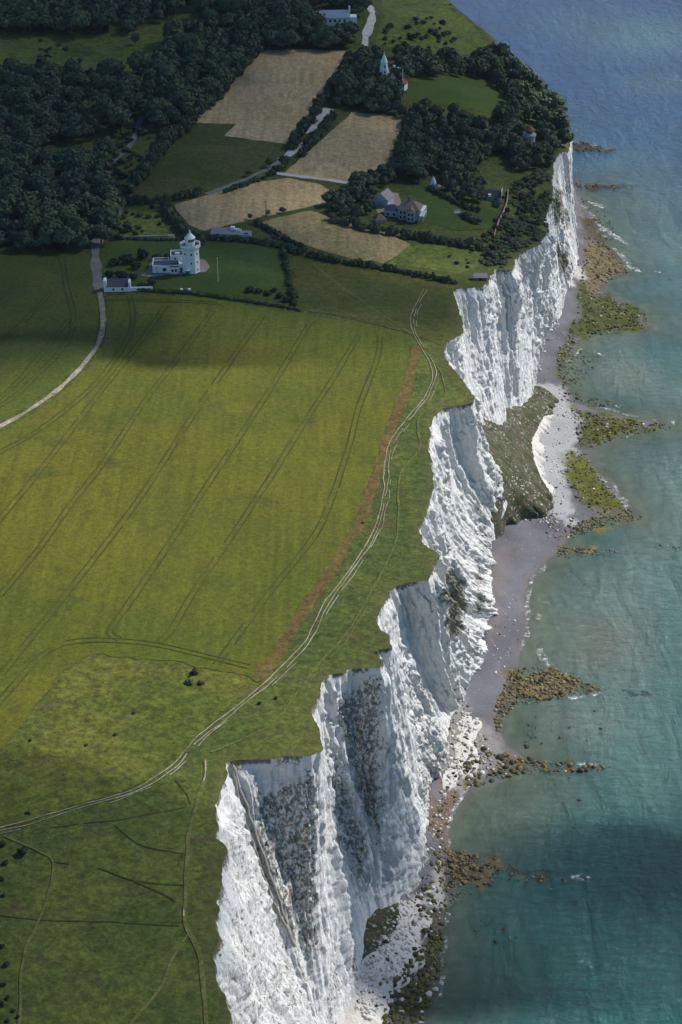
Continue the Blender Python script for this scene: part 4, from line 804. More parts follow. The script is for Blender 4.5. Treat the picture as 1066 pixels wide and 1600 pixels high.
def add_tree(x, y, s, label, group, name='broadleaf_tree'):
    z_ = float(terrain(np.array([x]), np.array([y]))[0]); r = root(name, (x, y, z_-.1), tr_.uniform(0, 6.28), label, 'tree', group); c_, t_ = TREES[tr_.integers(len(TREES))]
    s2 = s*tr_.uniform(.85, 1.15); a = link('crown', c_, parent=r); a.scale = (s, s, s2); b = link('trunk', t_, parent=r); b.scale = (s, s, s2); return r
def add_bush(x, y, s, label, group=None, mn='leaf', z_=None, name='bush'):
    if z_ is None: z_ = float(terrain(np.array([x]), np.array([y]))[0])
    o = link(name, BUSH[mn][tr_.integers(5)], label=label, cat='bush', group=group, loc=(x, y, z_-.05)); o.scale = (s, s*tr_.uniform(.8, 1.1), s*tr_.uniform(.75, 1.0)); o.rotation_euler = (0, 0, tr_.uniform(0, 6.28)); return o
WOODS = {  # name: (outlines in the picture, spacing, radius range)
 'valley': ([[(-80, 130), (0, 125), (60, 118), (110, 122), (160, 128), (235, 124), (258, 80), (300, 48), (400, 40), (470, 36), (548, 42), (556, 80), (400, 80), (385, 102), (345, 148), (300, 188), (270, 208), (240, 200), (215, 178), (190, 212), (90, 228), (60, 232), (0, 228), (-80, 228)],
             [(-80, 255), (0, 252), (50, 246), (130, 262), (172, 240), (160, 300), (176, 330), (168, 372), (150, 392), (60, 392), (-80, 392)], [(280, -30), (420, -30), (560, -30), (585, 10), (560, 30), (400, 36), (310, 30)]], 8.0, (3.6, 8.2)),
 'hilltop': ([[(-80, -40), (280, -40), (310, -20), (270, 28), (215, 52), (120, 58), (50, 54), (-80, 54)]], 8.6, (5.5, 8.0)),
 'mill': ([[(560, 96), (640, 88), (720, 106), (780, 84), (800, 92), (875, 140), (905, 190), (905, 222), (866, 234), (850, 240), (812, 245), (800, 265), (780, 248), (730, 262), (750, 292), (690, 290), (640, 284), (612, 278), (636, 235), (645, 190), (650, 165), (700, 182), (760, 198), (800, 180), (806, 160), (760, 126), (700, 120), (640, 126), (622, 140), (624, 165), (645, 190), (600, 182), (548, 176), (520, 168), (545, 125)], [(780, 228), (806, 232), (846, 236), (884, 222), (874, 262), (840, 268), (800, 268)]], 6.6, (3.2, 6.8)),
 'house': ([[(515, 315), (562, 278), (612, 282), (604, 296), (584, 318), (580, 340), (540, 348), (518, 338)], [(660, 285), (745, 292), (765, 312), (728, 320), (690, 296)]], 5.8, (3.0, 4.8))}
WLAB = {'valley': ('dark broadleaf tree crowded in the valley wood', 'valley wood trees'), 'hilltop': ('tall dark tree in the wood along the top edge', 'hilltop wood trees'), 'mill': ('dark tree in the wood around the windmill and stone tower', 'windmill wood trees'), 'house': ('dark tree beside the seaside house garden', 'house garden trees')}
EXCL = [(590, 86, 622, 136), (812, 196, 842, 240), (490, 14, 556, 60), (566, 5, 590, 76), (584, 292, 664, 346), (755, 292, 790, 312), (665, 274, 690, 296), (758, 198, 782, 214)]
cand = []
for wn_, (pgs, sp_, (r0, r1)) in WOODS.items():
    for pg in pgs:
        p = np.array(pg, float); x, y, z_ = gnd(p[:, 0], p[:, 1]); qx, qy = np.meshgrid(np.arange(x.min(), x.max(), sp_), np.arange(y.min(), y.max(), sp_*.92)); qx = qx.ravel()+tr_.uniform(-.42, .42, qx.size)*sp_; qy = qy.ravel()+tr_.uniform(-.42, .42, qy.size)*sp_
        z_ = terrain(qx, qy); a, b = project(qx, qy, z_); m = inpoly(a, b, pg) & (a > -70) & (b > -45)
        for ex in EXCL: m &= ~((a > ex[0]) & (a < ex[2]) & (b > ex[1]) & (b < ex[3]))
        m &= inpoly(qx, qy, np.vstack([edge[::6], [(-3500, 3000), (-3500, 150)]])) & (dpoly(qx, qy, edge[::6]) > 1.5)
        for X_, Y_, Z_, A_, B_ in zip(qx[m], qy[m], z_[m], a[m], b[m]): cand.append((X_, Y_, Z_, tr_.uniform(r0, r1)*(.8+.4*vn(np.array([X_/30]), np.array([Y_/30]), 5)[0]), wn_, A_, B_))
vis = [c for c in cand if -20 < c[5] < 1080 and c[6] > -10]
vis.sort(key=lambda c: -c[3]/math.sqrt(c[0]**2+c[1]**2))
NT_IND = 225
chosen = vis[:NT_IND]; ids = set(map(id, chosen)); rest = [c for c in cand if id(c) not in ids]
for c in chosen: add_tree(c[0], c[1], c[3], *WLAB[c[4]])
Vs, Ft_, Fq_, tn_, o_ = [], [], [], [], 0
for X_, Y_, Z_, s, *_r in rest:
    V_, Ft, Fq, tn = LITE[tr_.integers(5)]; a = tr_.uniform(0, 6.28); ca, sa = math.cos(a), math.sin(a); s3 = s*tr_.uniform(.85, 1.2); off_ = tr_.uniform(-.28, .28)
    Vs.append(np.column_stack([(V_[:, 0]*ca-V_[:, 1]*sa)*s+X_, (V_[:, 0]*sa+V_[:, 1]*ca)*s+Y_, V_[:, 2]*s3+Z_-.3])); Ft_.append(Ft+o_); Fq_.append(Fq+o_); tn_.append(np.clip(tn+off_, 0, 1)); o_ += len(V_)
print('TREES', len(cand), len(vis), 'rest', len(rest), 'verts', o_)
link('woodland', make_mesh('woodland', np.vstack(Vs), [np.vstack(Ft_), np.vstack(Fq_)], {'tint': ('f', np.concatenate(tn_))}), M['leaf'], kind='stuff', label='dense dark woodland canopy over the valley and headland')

def clump_row(name, pix, width, height, label, cat='hedge', mat='leaf', gap=.0, seed=1, group=None, kind=None):
    w_ = polyline(pix, width*.62); rg = np.random.default_rng(seed); Vs, Ft_, Fq_, tn_, o_ = [], [], [], [], 0
    for i, (x, y) in enumerate(w_):
        if gap and vn(np.array([i*.45]), np.array([seed*3.7]), 7)[0] < gap: continue
        V_, Ft, Fq, tn = BUSHV[rg.integers(5)]; a = rg.uniform(0, 6.28); ca, sa = math.cos(a), math.sin(a); s = width*.62*rg.uniform(.7, 1.25); h_ = height*rg.uniform(.65, 1.3); jx, jy = rg.normal(size=2)*width*.12; z_ = float(terrain(np.array([x+jx]), np.array([y+jy]))[0])
        Vs.append(np.column_stack([(V_[:, 0]*ca-V_[:, 1]*sa)*s+x+jx, (V_[:, 0]*sa+V_[:, 1]*ca)*s+y+jy, V_[:, 2]*h_+z_-.1])); Ft_.append(Ft+o_); Fq_.append(Fq+o_); tn_.append(tn); o_ += len(V_)
    return link(name, make_mesh(name, np.vstack(Vs), [np.vstack(Ft_), np.vstack(Fq_)], {'tint': ('f', np.concatenate(tn_))}), M[mat], label=label, cat=cat, group=group, kind=kind)
HEDGES = [([(218, 455), (300, 460), (400, 474), (470, 486)], 1.6, 1.3, 'low dark hedge along the front of the lighthouse lawn'), ([(442, 386), (450, 430), (462, 480)], 2.6, 2.2, 'bushy hedge down the right side of the lighthouse lawn'), ([(330, 375), (400, 380), (442, 388)], 3.0, 2.4, 'dark hedge behind the bungalow along the lawn'),
          ([(442, 388), (480, 400), (540, 412), (600, 422), (660, 434), (715, 444)], 3.0, 2.6, 'long dark hedge from the lawn corner to the wooden shelter'), ([(258, 322), (270, 345), (290, 368), (312, 382)], 4.2, 4.0, 'thick hedge between the paddock and the sunlit stubble'),
          ([(172, 372), (230, 376), (290, 376)], 1.6, 1.2, 'thin hedge behind the lighthouse lawn'), ([(200, 318), (240, 318), (280, 312), (310, 306)], 3.6, 3.6, 'hedge along the top of the lane paddock'),
          ([(548, 92), (535, 118), (512, 152), (492, 182), (475, 205), (455, 236)], 5.0, 5.0, 'tall hedge down the right edge of the upper stubble field'), ([(405, 82), (380, 108), (340, 152), (300, 192), (262, 230), (232, 268), (202, 304)], 6.0, 6.2, 'tall tree-like hedge down the left edge of the stubble field'),
          ([(520, 185), (505, 205), (488, 228), (470, 245)], 4.6, 4.2, 'hedge between the pale lane and the square stubble'), ([(440, 262), (420, 276), (390, 288), (350, 302)], 2.4, 2.2, 'patchy hedge below the pale lane'),
          ([(402, 350), (440, 372), (480, 392)], 3.0, 2.2, 'low scrub bank below the lone trees'), ([(560, 282), (612, 288)], 3.4, 4.0, 'hedge behind the grey barn'), ([(668, 296), (700, 312), (728, 326), (748, 332)], 2.6, 2.4, 'curving hedge across the garden lawn'),
          ([(520, 345), (560, 358), (610, 368), (660, 376), (712, 384), (752, 392)], 5.0, 4.0, 'broad hedge below the seaside house garden'), ([(720, 338), (736, 346), (748, 352)], 3.2, 2.6, 'rounded shrubbery on the garden lawn'), ([(640, 186), (632, 225), (606, 284)], 5.0, 5.5, 'wood edge beside the square stubble field'), ([(408, 74), (470, 70), (546, 74)], 5.0, 6.0, 'tall hedge along the top of the upper stubble field')]
for i, (pp_, w_, h_, lb) in enumerate(HEDGES): clump_row('hedge', pp_, w_, h_, lb, seed=i+3, gap=.28 if 'patchy' in lb else .0)
# bushes that stand out one by one
def bush_px(px0, py0, s, label, group=None, mn='leaf_dark'): x, y, z_ = G((px0, py0)); return add_bush(x, y, s, label, group, mn, z_)
bush_px(304, 1053, 1.7, 'purplish bush topmost of the three on the rough grass', None, 'leaf_red'); bush_px(298, 1068, 1.5, 'round green bush left of the three on the rough grass', None, 'leaf'); bush_px(315, 1069, 1.4, 'brownish bush right of the three on the rough grass', None, 'leaf_red'); bush_px(296, 1058, .6, 'tiny bush beside the purplish bush')
for q, lb in [((181, 1150), 'small dark bush alone in the middle of the rough grass'), ((47, 1158), 'small dark bush at the left of the rough grass'), ((134, 1165), 'small grey bush left of centre in the rough grass'), ((210, 1115), 'tiny dark bush in the upper rough grass'), ((43, 1272), 'tiny bush just above the chalk track'), ((406, 1100), 'small bush between the track and the edge path'), ((431, 1092), 'dark bush near the edge path'), ((567, 818), 'grey bush beside the bare brown strip')]: bush_px(*q, tr_.uniform(.6, 1.0), lb)
bush_px(37, 1334, 2.0, 'dark gorse bush inside the bend of the path', None); 
for q, s in [((4, 1322), 2.0), ((8, 1350), 1.6), ((2, 1375), 1.5), ((6, 1400), 1.3), ((3, 1480), 1.5), ((10, 1510), 1.4), ((5, 1540), 1.3), ((14, 1560), 1.2), ((22, 1580), 1.1), ((28, 1590), 1.0), ((12, 1595), 1.2), ((4, 1570), 1.4)]: bush_px(*q, s*.7, 'dark scrub bush at the left edge of the near grass', 'scrub along the left edge')
for q, s in [((200, 412), 4.2), ((222, 405), 4.0), ((180, 415), 3.4), ((212, 420), 3.0), ((190, 436), 3.4), ((172, 432), 3.0), ((208, 436), 2.6), ((246, 408), 3.0), ((236, 446), 2.8), ((222, 449), 2.2), ((262, 404), 2.6)]: bush_px(*q, s, 'large dark evergreen shrub beside the lighthouse', 'shrubs beside the lighthouse')
for q, s in [((390, 457), 2.6), ((405, 458), 2.4), ((420, 461), 2.5), ((436, 466), 2.4), ((446, 471), 2.2), ((428, 456), 2.0)]: bush_px(*q, s, 'low dark shrub at the lower corner of the lighthouse lawn', 'shrubs at the lawn corner')
def lone(px0, py0, s, lb): x, y, z_ = G((px0, py0)); add_tree(x, y, s, lb, None)
lone(391, 343, 1.7, 'small lone tree left of the telegraph pole in the stubble'); lone(419, 337, 1.5, 'small squat tree beside the telegraph pole'); lone(441, 333, 1.8, 'small round tree right of the telegraph pole'); lone(422, 262, 3.0, 'tree on the verge at the fork of the pale lane'); lone(388, 276, 2.2, 'small tree on the verge of the pale lane')
lone(310, 305, 2.6, 'tree at the upper left corner of the sunlit stubble'); lone(212, 70, 3.6, 'single dark tree in the valley meadow'); lone(125, 102, 2.6, 'small round tree at the edge of the valley meadow'); lone(446, 262, 4.0, 'dark tree clump where the two pale lanes meet')
for q, s in [((480, 226), 3.0), ((490, 214), 3.2), ((432, 268), 2.8), ((412, 280), 1.8), ((372, 294), 1.4)]: bush_px(*q, s, 'dark bush on the verge of the pale lane', 'bushes along the pale lane')
SCRUB = [([(185, 205), (240, 205), (290, 195), (262, 232), (232, 268), (200, 300), (172, 318), (178, 270)], 58, (1.5, 3.2), 'dark thorn bush on the slope above the wood lane', 'bushes above the wood lane'),
         ([(592, 50), (640, 30), (700, 30), (720, 60), (700, 78), (640, 76), (590, 72)], 38, (1.4, 3.4), 'dark bush on the grassy hillside by the sea', 'bushes on the sea hillside'),
         ([(60, 62), (110, 66), (115, 84), (60, 96)], 16, (1.2, 2.4), 'low bush in the rough valley meadow', 'bushes in the valley meadow'), ([(205, 325), (262, 322), (282, 360), (205, 370)], 12, (1.2, 2.2), 'bush in the small lane paddock', 'bushes in the lane paddock'),
         ([(186, 330), (204, 330), (204, 372), (172, 378)], 14, (1.6, 2.8), 'bush along the farm lane', 'bushes along the farm lane'),
         ([(775, 325), (800, 290), (852, 262), (858, 300), (850, 335), (842, 372), (812, 385), (775, 418), (745, 400), (742, 372), (770, 362)], 95, (1.3, 3.2), 'scrub bush on the steep slope above the far cliff', 'scrub on the slope above the cliff'),
         ([(640, 392), (720, 385), (770, 400), (735, 420)], 10, (.8, 1.8), 'low bush in the pale meadow above the cliff', 'bushes in the cliff meadow')]
exy = np.vstack([edge[::6], [(-3500, 3000), (-3500, 150)]])
for pg, n_, (a_, b_), lb, gp in SCRUB:
    p = np.array(pg, float); got = 0
    for _ in range(n_*12):
        if got >= n_: break
        q = (tr_.uniform(p[:, 0].min(), p[:, 0].max()), tr_.uniform(p[:, 1].min(), p[:, 1].max()))
        if not inpoly(np.array([q[0]]), np.array([q[1]]), pg)[0]: continue
        x, y, z_ = G(q)
        if not inpoly(np.array([x]), np.array([y]), exy)[0] or dpoly(np.array([x]), np.array([y]), edge[::6])[0] < 2: continue
        add_bush(x, y, a_+(b_-a_)*tr_.random()**1.5, lb, gp, ('leaf', 'leaf_dark', 'leaf', 'leaf_red')[tr_.integers(4)] if 'scrub' in gp else ('leaf', 'leaf_dark')[tr_.integers(2)], z_); got += 1
# scrub that clothes the far flank beyond the last white face
Vs, Ft_, Fq_, tn_, o_ = [], [], [], [], 0
fi = [(i, j) for i in range(2, NV, 5) for j in range(len(T)) if 1118 < Y[i, j] < 1420]; tr_.shuffle(fi)
for i, j in fi[:1500]:
    V_, Ft, Fq, tn = BUSHV[tr_.integers(5)]; s = tr_.uniform(1.2, 2.6); Vs.append(V_*s+np.array([X[i, j], Y[i, j], Z[i, j]-.4*s])); Ft_.append(Ft+o_); Fq_.append(Fq+o_); tn_.append(tn); o_ += len(V_)
if Vs: link('flank_scrub', make_mesh('flank_scrub', np.vstack(Vs), [np.vstack(Ft_), np.vstack(Fq_)], {'tint': ('f', np.concatenate(tn_))}), M['leaf_dark'], kind='stuff', label='dark scrub clothing the far headland flank')

# low dense scrub covering the slope between the house garden and the cliff edge
SLOPE = [(778, 322), (800, 288), (856, 258), (866, 300), (862, 340), (846, 378), (812, 392), (776, 424), (742, 404), (738, 374), (768, 362)]
p = np.array(SLOPE, float); Vs, Ft_, Fq_, tn_, o_ = [], [], [], [], 0
qa = tr_.uniform(p[:, 0].min(), p[:, 0].max(), 1500); qb = tr_.uniform(p[:, 1].min(), p[:, 1].max(), 1500); m = inpoly(qa, qb, SLOPE); x, y, z_ = gnd(qa[m], qb[m]); m = inpoly(x, y, exy) & (vn(x/9, y/9, 77) > .36)
for x_, y_, zc in zip(x[m], y[m], z_[m]):
    V_, Ft, Fq, tn = BUSHV[tr_.integers(5)]; s = tr_.uniform(.9, 2.2); Vs.append(V_*np.array([s, s, s*.7])+np.array([x_, y_, zc-.15])); Ft_.append(Ft+o_); Fq_.append(Fq+o_); tn_.append(np.clip(tn+tr_.uniform(-.2, .2), 0, 1)); o_ += len(V_)
link('slope_scrub', make_mesh('slope_scrub', np.vstack(Vs), [np.vstack(Ft_), np.vstack(Fq_)], {'tint': ('f', np.concatenate(tn_))}), M['leaf'], kind='stuff', label='low scrub covering the steep slope above the far cliff')

HAZE = 1.6e-5

# ------------------------------------------------------------------ buildings and small structures
class MB:
    def __init__(s): s.v, s.f = [], []
    def poly(s, pts): n = len(s.v); s.v += [tuple(p) for p in pts]; s.f.append(list(range(n, n+len(pts)))); return s
    def box(s, x0, y0, z0, x1, y1, z1):
        n = len(s.v); s.v += [(x0, y0, z0), (x1, y0, z0), (x1, y1, z0), (x0, y1, z0), (x0, y0, z1), (x1, y0, z1), (x1, y1, z1), (x0, y1, z1)]
        s.f += [[n+i for i in q] for q in ((3, 2, 1, 0), (4, 5, 6, 7), (0, 1, 5, 4), (1, 2, 6, 5), (2, 3, 7, 6), (3, 0, 4, 7))]; return s
    def prism(s, prof, z0, z1):
        n = len(s.v); m = len(prof); s.v += [(x, y, z0) for x, y in prof]+[(x, y, z1) for x, y in prof]
        s.f += [list(range(n+m-1, n-1, -1)), list(range(n+m, n+2*m))]+[[n+i, n+(i+1) % m, n+m+(i+1) % m, n+m+i] for i in range(m)]; return s
    def lathe(s, prof, n=24, rot=0.0, c=(0, 0)):
        b = len(s.v)
        for r, z in prof: s.v += [(c[0]+r*math.cos(rot+2*math.pi*i/n), c[1]+r*math.sin(rot+2*math.pi*i/n), z) for i in range(n)]
        for j in range(len(prof)-1): s.f += [[b+j*n+i, b+j*n+(i+1) % n, b+(j+1)*n+(i+1) % n, b+(j+1)*n+i] for i in range(n)]
        s.f += [list(range(b+n-1, b-1, -1)), list(range(b+(len(prof)-1)*n, b+len(prof)*n))]; return s
    def gable(s, x0, y0, x1, y1, z0, zr, axis='x', over=.25, thick=.22):
        """pitched roof slabs with thickness"""
        if axis == 'x':
            ym = (y0+y1)/2; k = (zr-z0)/(ym-y0)
            for ya, sg in ((y0-over, 1), (y1+over, -1)):
                za = z0-over*k; a = [(x0-over, ya, za), (x1+over, ya, za), (x1+over, ym, zr), (x0-over, ym, zr)]; s.slab(a, thick)
        else:
            xm = (x0+x1)/2; k = (zr-z0)/(xm-x0)
            for xa in (x0-over, x1+over):
                za = z0-over*k; a = [(xa, y0-over, za), (xm, y0-over, zr), (xm, y1+over, zr), (xa, y1+over, za)]; s.slab(a, thick)
        return s
    def slab(s, a, th):
        n = len(s.v); s.v += [tuple(p) for p in a]+[(p[0], p[1], p[2]+th) for p in a]; m = len(a)
        s.f += [[n+i for i in range(m-1, -1, -1)], [n+m+i for i in range(m)]]+[[n+i, n+(i+1) % m, n+m+(i+1) % m, n+m+i] for i in range(m)]; return s
    def gwall(s, x0, y0, x1, y1, z0, zr, axis='x'):
        """gable end triangles under the ridge"""
        if axis == 'x':
            ym = (y0+y1)/2
            for xa, xb in ((x0, x0+.25), (x1-.25, x1)):
                n = len(s.v); s.v += [(xa, y0, z0), (xa, y1, z0), (xa, ym, zr), (xb, y0, z0), (xb, y1, z0), (xb, ym, zr)]; s.f += [[n, n+2, n+1], [n+3, n+4, n+5], [n, n+3, n+5, n+2], [n+1, n+2, n+5, n+4]]
        else:
            xm = (x0+x1)/2
            for ya, yb in ((y0, y0+.25), (y1-.25, y1)):
                n = len(s.v); s.v += [(x0, ya, z0), (x1, ya, z0), (xm, ya, zr), (x0, yb, z0), (x1, yb, z0), (xm, yb, zr)]; s.f += [[n, n+1, n+2], [n+3, n+5, n+4], [n, n+2, n+5, n+3], [n+1, n+4, n+5, n+2]]
        return s
    def tri(s, pts, th): return s.slab(pts, th)
    def build(s, name, mat, parent, **kw):
        me = bpy.data.meshes.new(name); me.from_pydata(s.v, [], s.f); me.update(); import bmesh
        bm = bmesh.new(); bm.from_mesh(me); bmesh.ops.recalc_face_normals(bm, faces=bm.faces); bm.to_mesh(me); bm.free()
        return link(name, me, mat, parent, **kw)
def at(px0, py0, name, label, cat, rz=0, sink=.15):
    x, y, z_ = G((px0, py0)); return root(name, (x, y, z_-sink), math.radians(rz), label, cat)
def win(parent, x0, z0, x1, z1, y, mat='glass', side='y', frame=True):
    """window: a frame standing 4 cm proud of the wall with its pane inside it"""
    f = MB(); t = .09
    if side == 'y':
        for a in ((x0-t, y-.05, z0-t, x1+t, y+.05, z0), (x0-t, y-.05, z1, x1+t, y+.05, z1+t), (x0-t, y-.05, z0, x0, y+.05, z1), (x1, y-.05, z0, x1+t, y+.05, z1)): f.box(*a)
        w_ = f.build('window', M['white'], parent); MB().box(x0, y-.02, z0, x1, y+.04, z1).build('pane', M[mat], w_)
    else:
        for a in ((y-.05, x0-t, z0-t, y+.05, x1+t, z0), (y-.05, x0-t, z1, y+.05, x1+t, z1+t), (y-.05, x0-t, z0, y+.05, x0, z1), (y-.05, x1, z0, y+.05, x1+t, z1)): f.box(*a)
        w_ = f.build('window', M['white'], parent); MB().box(y-.04, x0, z0, y+.02, x1, z1).build('pane', M[mat], w_)
    return w_
def flat_block(x0, y0, x1, y1, h, par=.5, th=.35):
    b = MB().box(x0, y0, 0, x1, y1, h)
    b.box(x0, y0, h, x1, y0+th, h+par).box(x0, y1-th, h, x1, y1, h+par).box(x0, y0+th, h, x0+th, y1-th, h+par).box(x1-th, y0+th, h, x1, y1-th, h+par); return b

# --- lighthouse tower
L = at(299, 424, 'lighthouse', 'white octagonal lighthouse tower with a lantern room and conical cap on the lawn', 'lighthouse', 9)
OC = math.pi/8; R8 = 4.25
MB().lathe([(R8+.15, .6), (R8, .8), (R8-.25, 11.6), (R8+.05, 11.9), (R8+.1, 12.2)], 8, OC).build('tower', M['white'], L)
MB().lathe([(R8+.30, 0), (R8+.30, .58)], 8, OC).build('plinth', M['teal'], L)
gl = MB().lathe([(R8+.12, 12.21), (R8+.55, 12.5), (R8+.6, 12.62)], 8, OC)
for i in range(8):                                                   # parapet walls between angle piers
    a0 = OC+i*math.pi/4; a1 = a0+math.pi/4; p0 = ((R8+.6)*math.cos(a0), (R8+.6)*math.sin(a0)); p1 = ((R8+.6)*math.cos(a1), (R8+.6)*math.sin(a1)); q0 = ((R8+.25)*math.cos(a0), (R8+.25)*math.sin(a0)); q1 = ((R8+.25)*math.cos(a1), (R8+.25)*math.sin(a1))
    gl.prism([p0, p1, q1, q0], 12.63, 13.75)
gallery = gl.build('gallery', M['white'], L)
MB().lathe([(R8+.2, 12.64), (R8+.2, 12.68)], 8, OC).build('gallery_floor', M['lead'], gallery)
co = MB()
for i in range(40):
    a = 2*math.pi*i/40; r = R8-.0; co.box(r*math.cos(a)-.12, r*math.sin(a)-.12, 11.75, r*math.cos(a)+.12, r*math.sin(a)+.12, 12.2)
co.build('corbels', M['white'], gallery)
ln = MB().lathe([(2.15, 12.69), (2.15, 14.55), (2.25, 14.6), (2.25, 14.75)], 16).build('lantern_room', M['white'], L)
MB().lathe([(1.95, 14.76), (1.95, 16.2)], 16).build('lantern_glass', M['glass'], ln)
bars = MB()
for i in range(16):
    a = 2*math.pi*i/16
    if not 3 <= i <= 6: bars.box(2.0*math.cos(a)-.4, 2.0*math.sin(a)-.4, 14.76, 2.0*math.cos(a)+.4, 2.0*math.sin(a)+.4, 16.2) if (math.sin(a) > .2 or math.cos(a) < -.4) else bars.box(2.02*math.cos(a)-.06, 2.02*math.sin(a)-.06, 14.76, 2.02*math.cos(a)+.06, 2.02*math.sin(a)+.06, 16.2)
bars.build('glazing_bars', M['white'], ln)
rf = MB().lathe([(2.3, 16.21), (2.5, 16.45), (2.35, 16.6), (1.1, 17.9), (.35, 18.7), (.2, 18.9)], 16).build('lantern_roof', M['white'], L)
MB().lathe([(.1, 18.91), (.36, 19.1), (.45, 19.4), (.36, 19.7), (.08, 19.85), (.05, 20.7)], 10).build('vent_ball', M['white'], rf)
def oct_window(ang, zc, hw, hh):
    ap = R8*math.cos(math.pi/8)+.02-(zc/11)*.22; ca, sa = math.cos(ang), math.sin(ang); T_ = lambda u_, w_, z_: (ca*w_-sa*u_, sa*w_+ca*u_, z_)
    def bx(b, u0, u1, z0, z1, w0, w1):
        n = len(b.v); b.v += [T_(u_, w_, z_) for z_ in (z0, z1) for u_, w_ in ((u0, w0), (u1, w0), (u1, w1), (u0, w1))]; b.f += [[n+i for i in q] for q in ((3, 2, 1, 0), (4, 5, 6, 7), (0, 1, 5, 4), (1, 2, 6, 5), (2, 3, 7, 6), (3, 0, 4, 7))]; return b
    f = MB(); t = .12
    bx(f, -hw-t, hw+t, zc+hh, zc+hh+t, ap-.1, ap+.08); bx(f, -hw-t, hw+t, zc-hh-t, zc-hh, ap-.1, ap+.12); bx(f, -hw-t, -hw, zc-hh, zc+hh, ap-.1, ap+.08); bx(f, hw, hw+t, zc-hh, zc+hh, ap-.1, ap+.08)
    w_ = f.build('window', M['white'], L); bx(MB(), -hw, hw, zc-hh, zc+hh, ap-.1, ap+.04).build('pane', M['glass'], w_)
q8 = math.pi/4
for ang, zc in ((-3*q8, 9.6), (-2*q8, 9.6), (-q8, 9.6), (-2*q8, 5.4), (-q8, 5.6), (-q8, 1.9)): oct_window(ang, zc, .38 if zc > 8 else .3, .5)
dr = MB().prism([(-3.0, -4.9), (-1.2, -5.3), (-1.0, -3.7), (-2.8, -3.5)], 0, 2.6).build('porch', M['teal'], L)
MB().prism([(-3.15, -5.1), (-1.05, -5.5), (-.85, -3.7), (-2.95, -3.5)], 2.605, 2.85).build('porch_roof', M['white'], dr)

K = at(270, 424, 'keepers_house', 'low white flat-roofed keepers house joined to the lighthouse tower', 'house', 4)
K.location.y += 1.0
flat_block(-9.0, -3.2, 3.0, 3.6, 3.6, .45).build('front_wing', M['white'], K)
MB().box(-8.6, -2.8, 3.61, 2.6, 3.2, 3.72).build('front_roof', M['lead'], K)
MB().box(-9.12, -3.32, 0, 3.12, 3.72, .45).build('plinth', M['teal'], K)
bay = MB().prism([(-1.6, -3.19), (-.9, -4.4), (2.2, -4.4), (2.9, -3.19)], .0, 3.5).build('bay', M['white'], K)
MB().prism([(-1.7, -3.33), (-.95, -4.52), (2.25, -4.52), (3.0, -3.33)], 0, .44).build('bay_plinth', M['teal'], bay)
MB().prism([(-1.5, -3.19), (-.85, -4.3), (2.15, -4.3), (2.8, -3.19)], 3.51, 3.65).build('bay_roof', M['lead'], bay)
win(K, -4.4, 1.2, -2.9, 2.8, -3.22); win(bay, -.5, 1.1, .4, 2.7, -4.42); win(bay, 1.0, 1.1, 1.9, 2.7, -4.42)
MB().box(-7.15, -3.32, .5, -7.0, -3.21, 3.6).build('drainpipe', M['black'], K)
flat_block(3.01, -2.0, 6.2, 3.6, 2.9, .3).build('link_block', M['white'], K)
MB().box(3.4, -2.06, .1, 4.5, -1.99, 2.3).build('door', M['teal'], K)
flat_block(-1.0, 3.61, 6.0, 10.5, 5.0, .9).build('rear_wing', M['white'], K)
MB().box(-.6, 4.0, 5.01, 5.6, 10.1, 5.12).build('rear_roof', M['lead'], K)
win(K, .6, 4.0, 1.7, 4.7, 3.58)
MB().box(-1.5, 3.61, 0, -1.01, 4.4, 8.6).build('flue', M['black'], K)
flat_block(-9.0, 3.61, -1.55, 8.5, 2.7, .5).build('yard_wing', M['white'], K)
MB().box(-8.6, 4.0, 2.71, -1.9, 8.1, 2.83).build('yard_roof', M['lead'], K)
MB().box(1.2, 6.0, 5.13, 3.2, 7.4, 6.0).build('rooflight', M['white'], K)

D = at(185, 454, 'gate_lodge', 'small white cottage with slate roof and raised gable ends beside the lane', 'cottage', 3)
MB().box(-5.4, -1.6, 0, 5.0, 4.0, 2.5).build('wall', M['white'], D)
MB().slab([(-5.0, -1.75, 2.52), (4.6, -1.75, 2.52), (4.6, 4.1, 4.1), (-5.0, 4.1, 4.1)], .18).build('roof', M['slate'], D)
for x0, x1, h_ in ((-6.2, -5.02, 5.6), (4.62, 5.6, 4.7)): MB().box(x0, -1.8, 0, x1, 2.2, h_).build('gable', M['white'], D)
MB().box(5.62, -1.2, 0, 15.2, -.7, 1.9).build('garden_wall', M['white'], D)
MB().box(5.62, -1.26, 1.9, 15.26, -.64, 2.02).build('wall_coping', M['white'], D)
for x_ in (-2.5, 1.5): win(D, x_, .9, x_+.9, 1.9, -1.62)

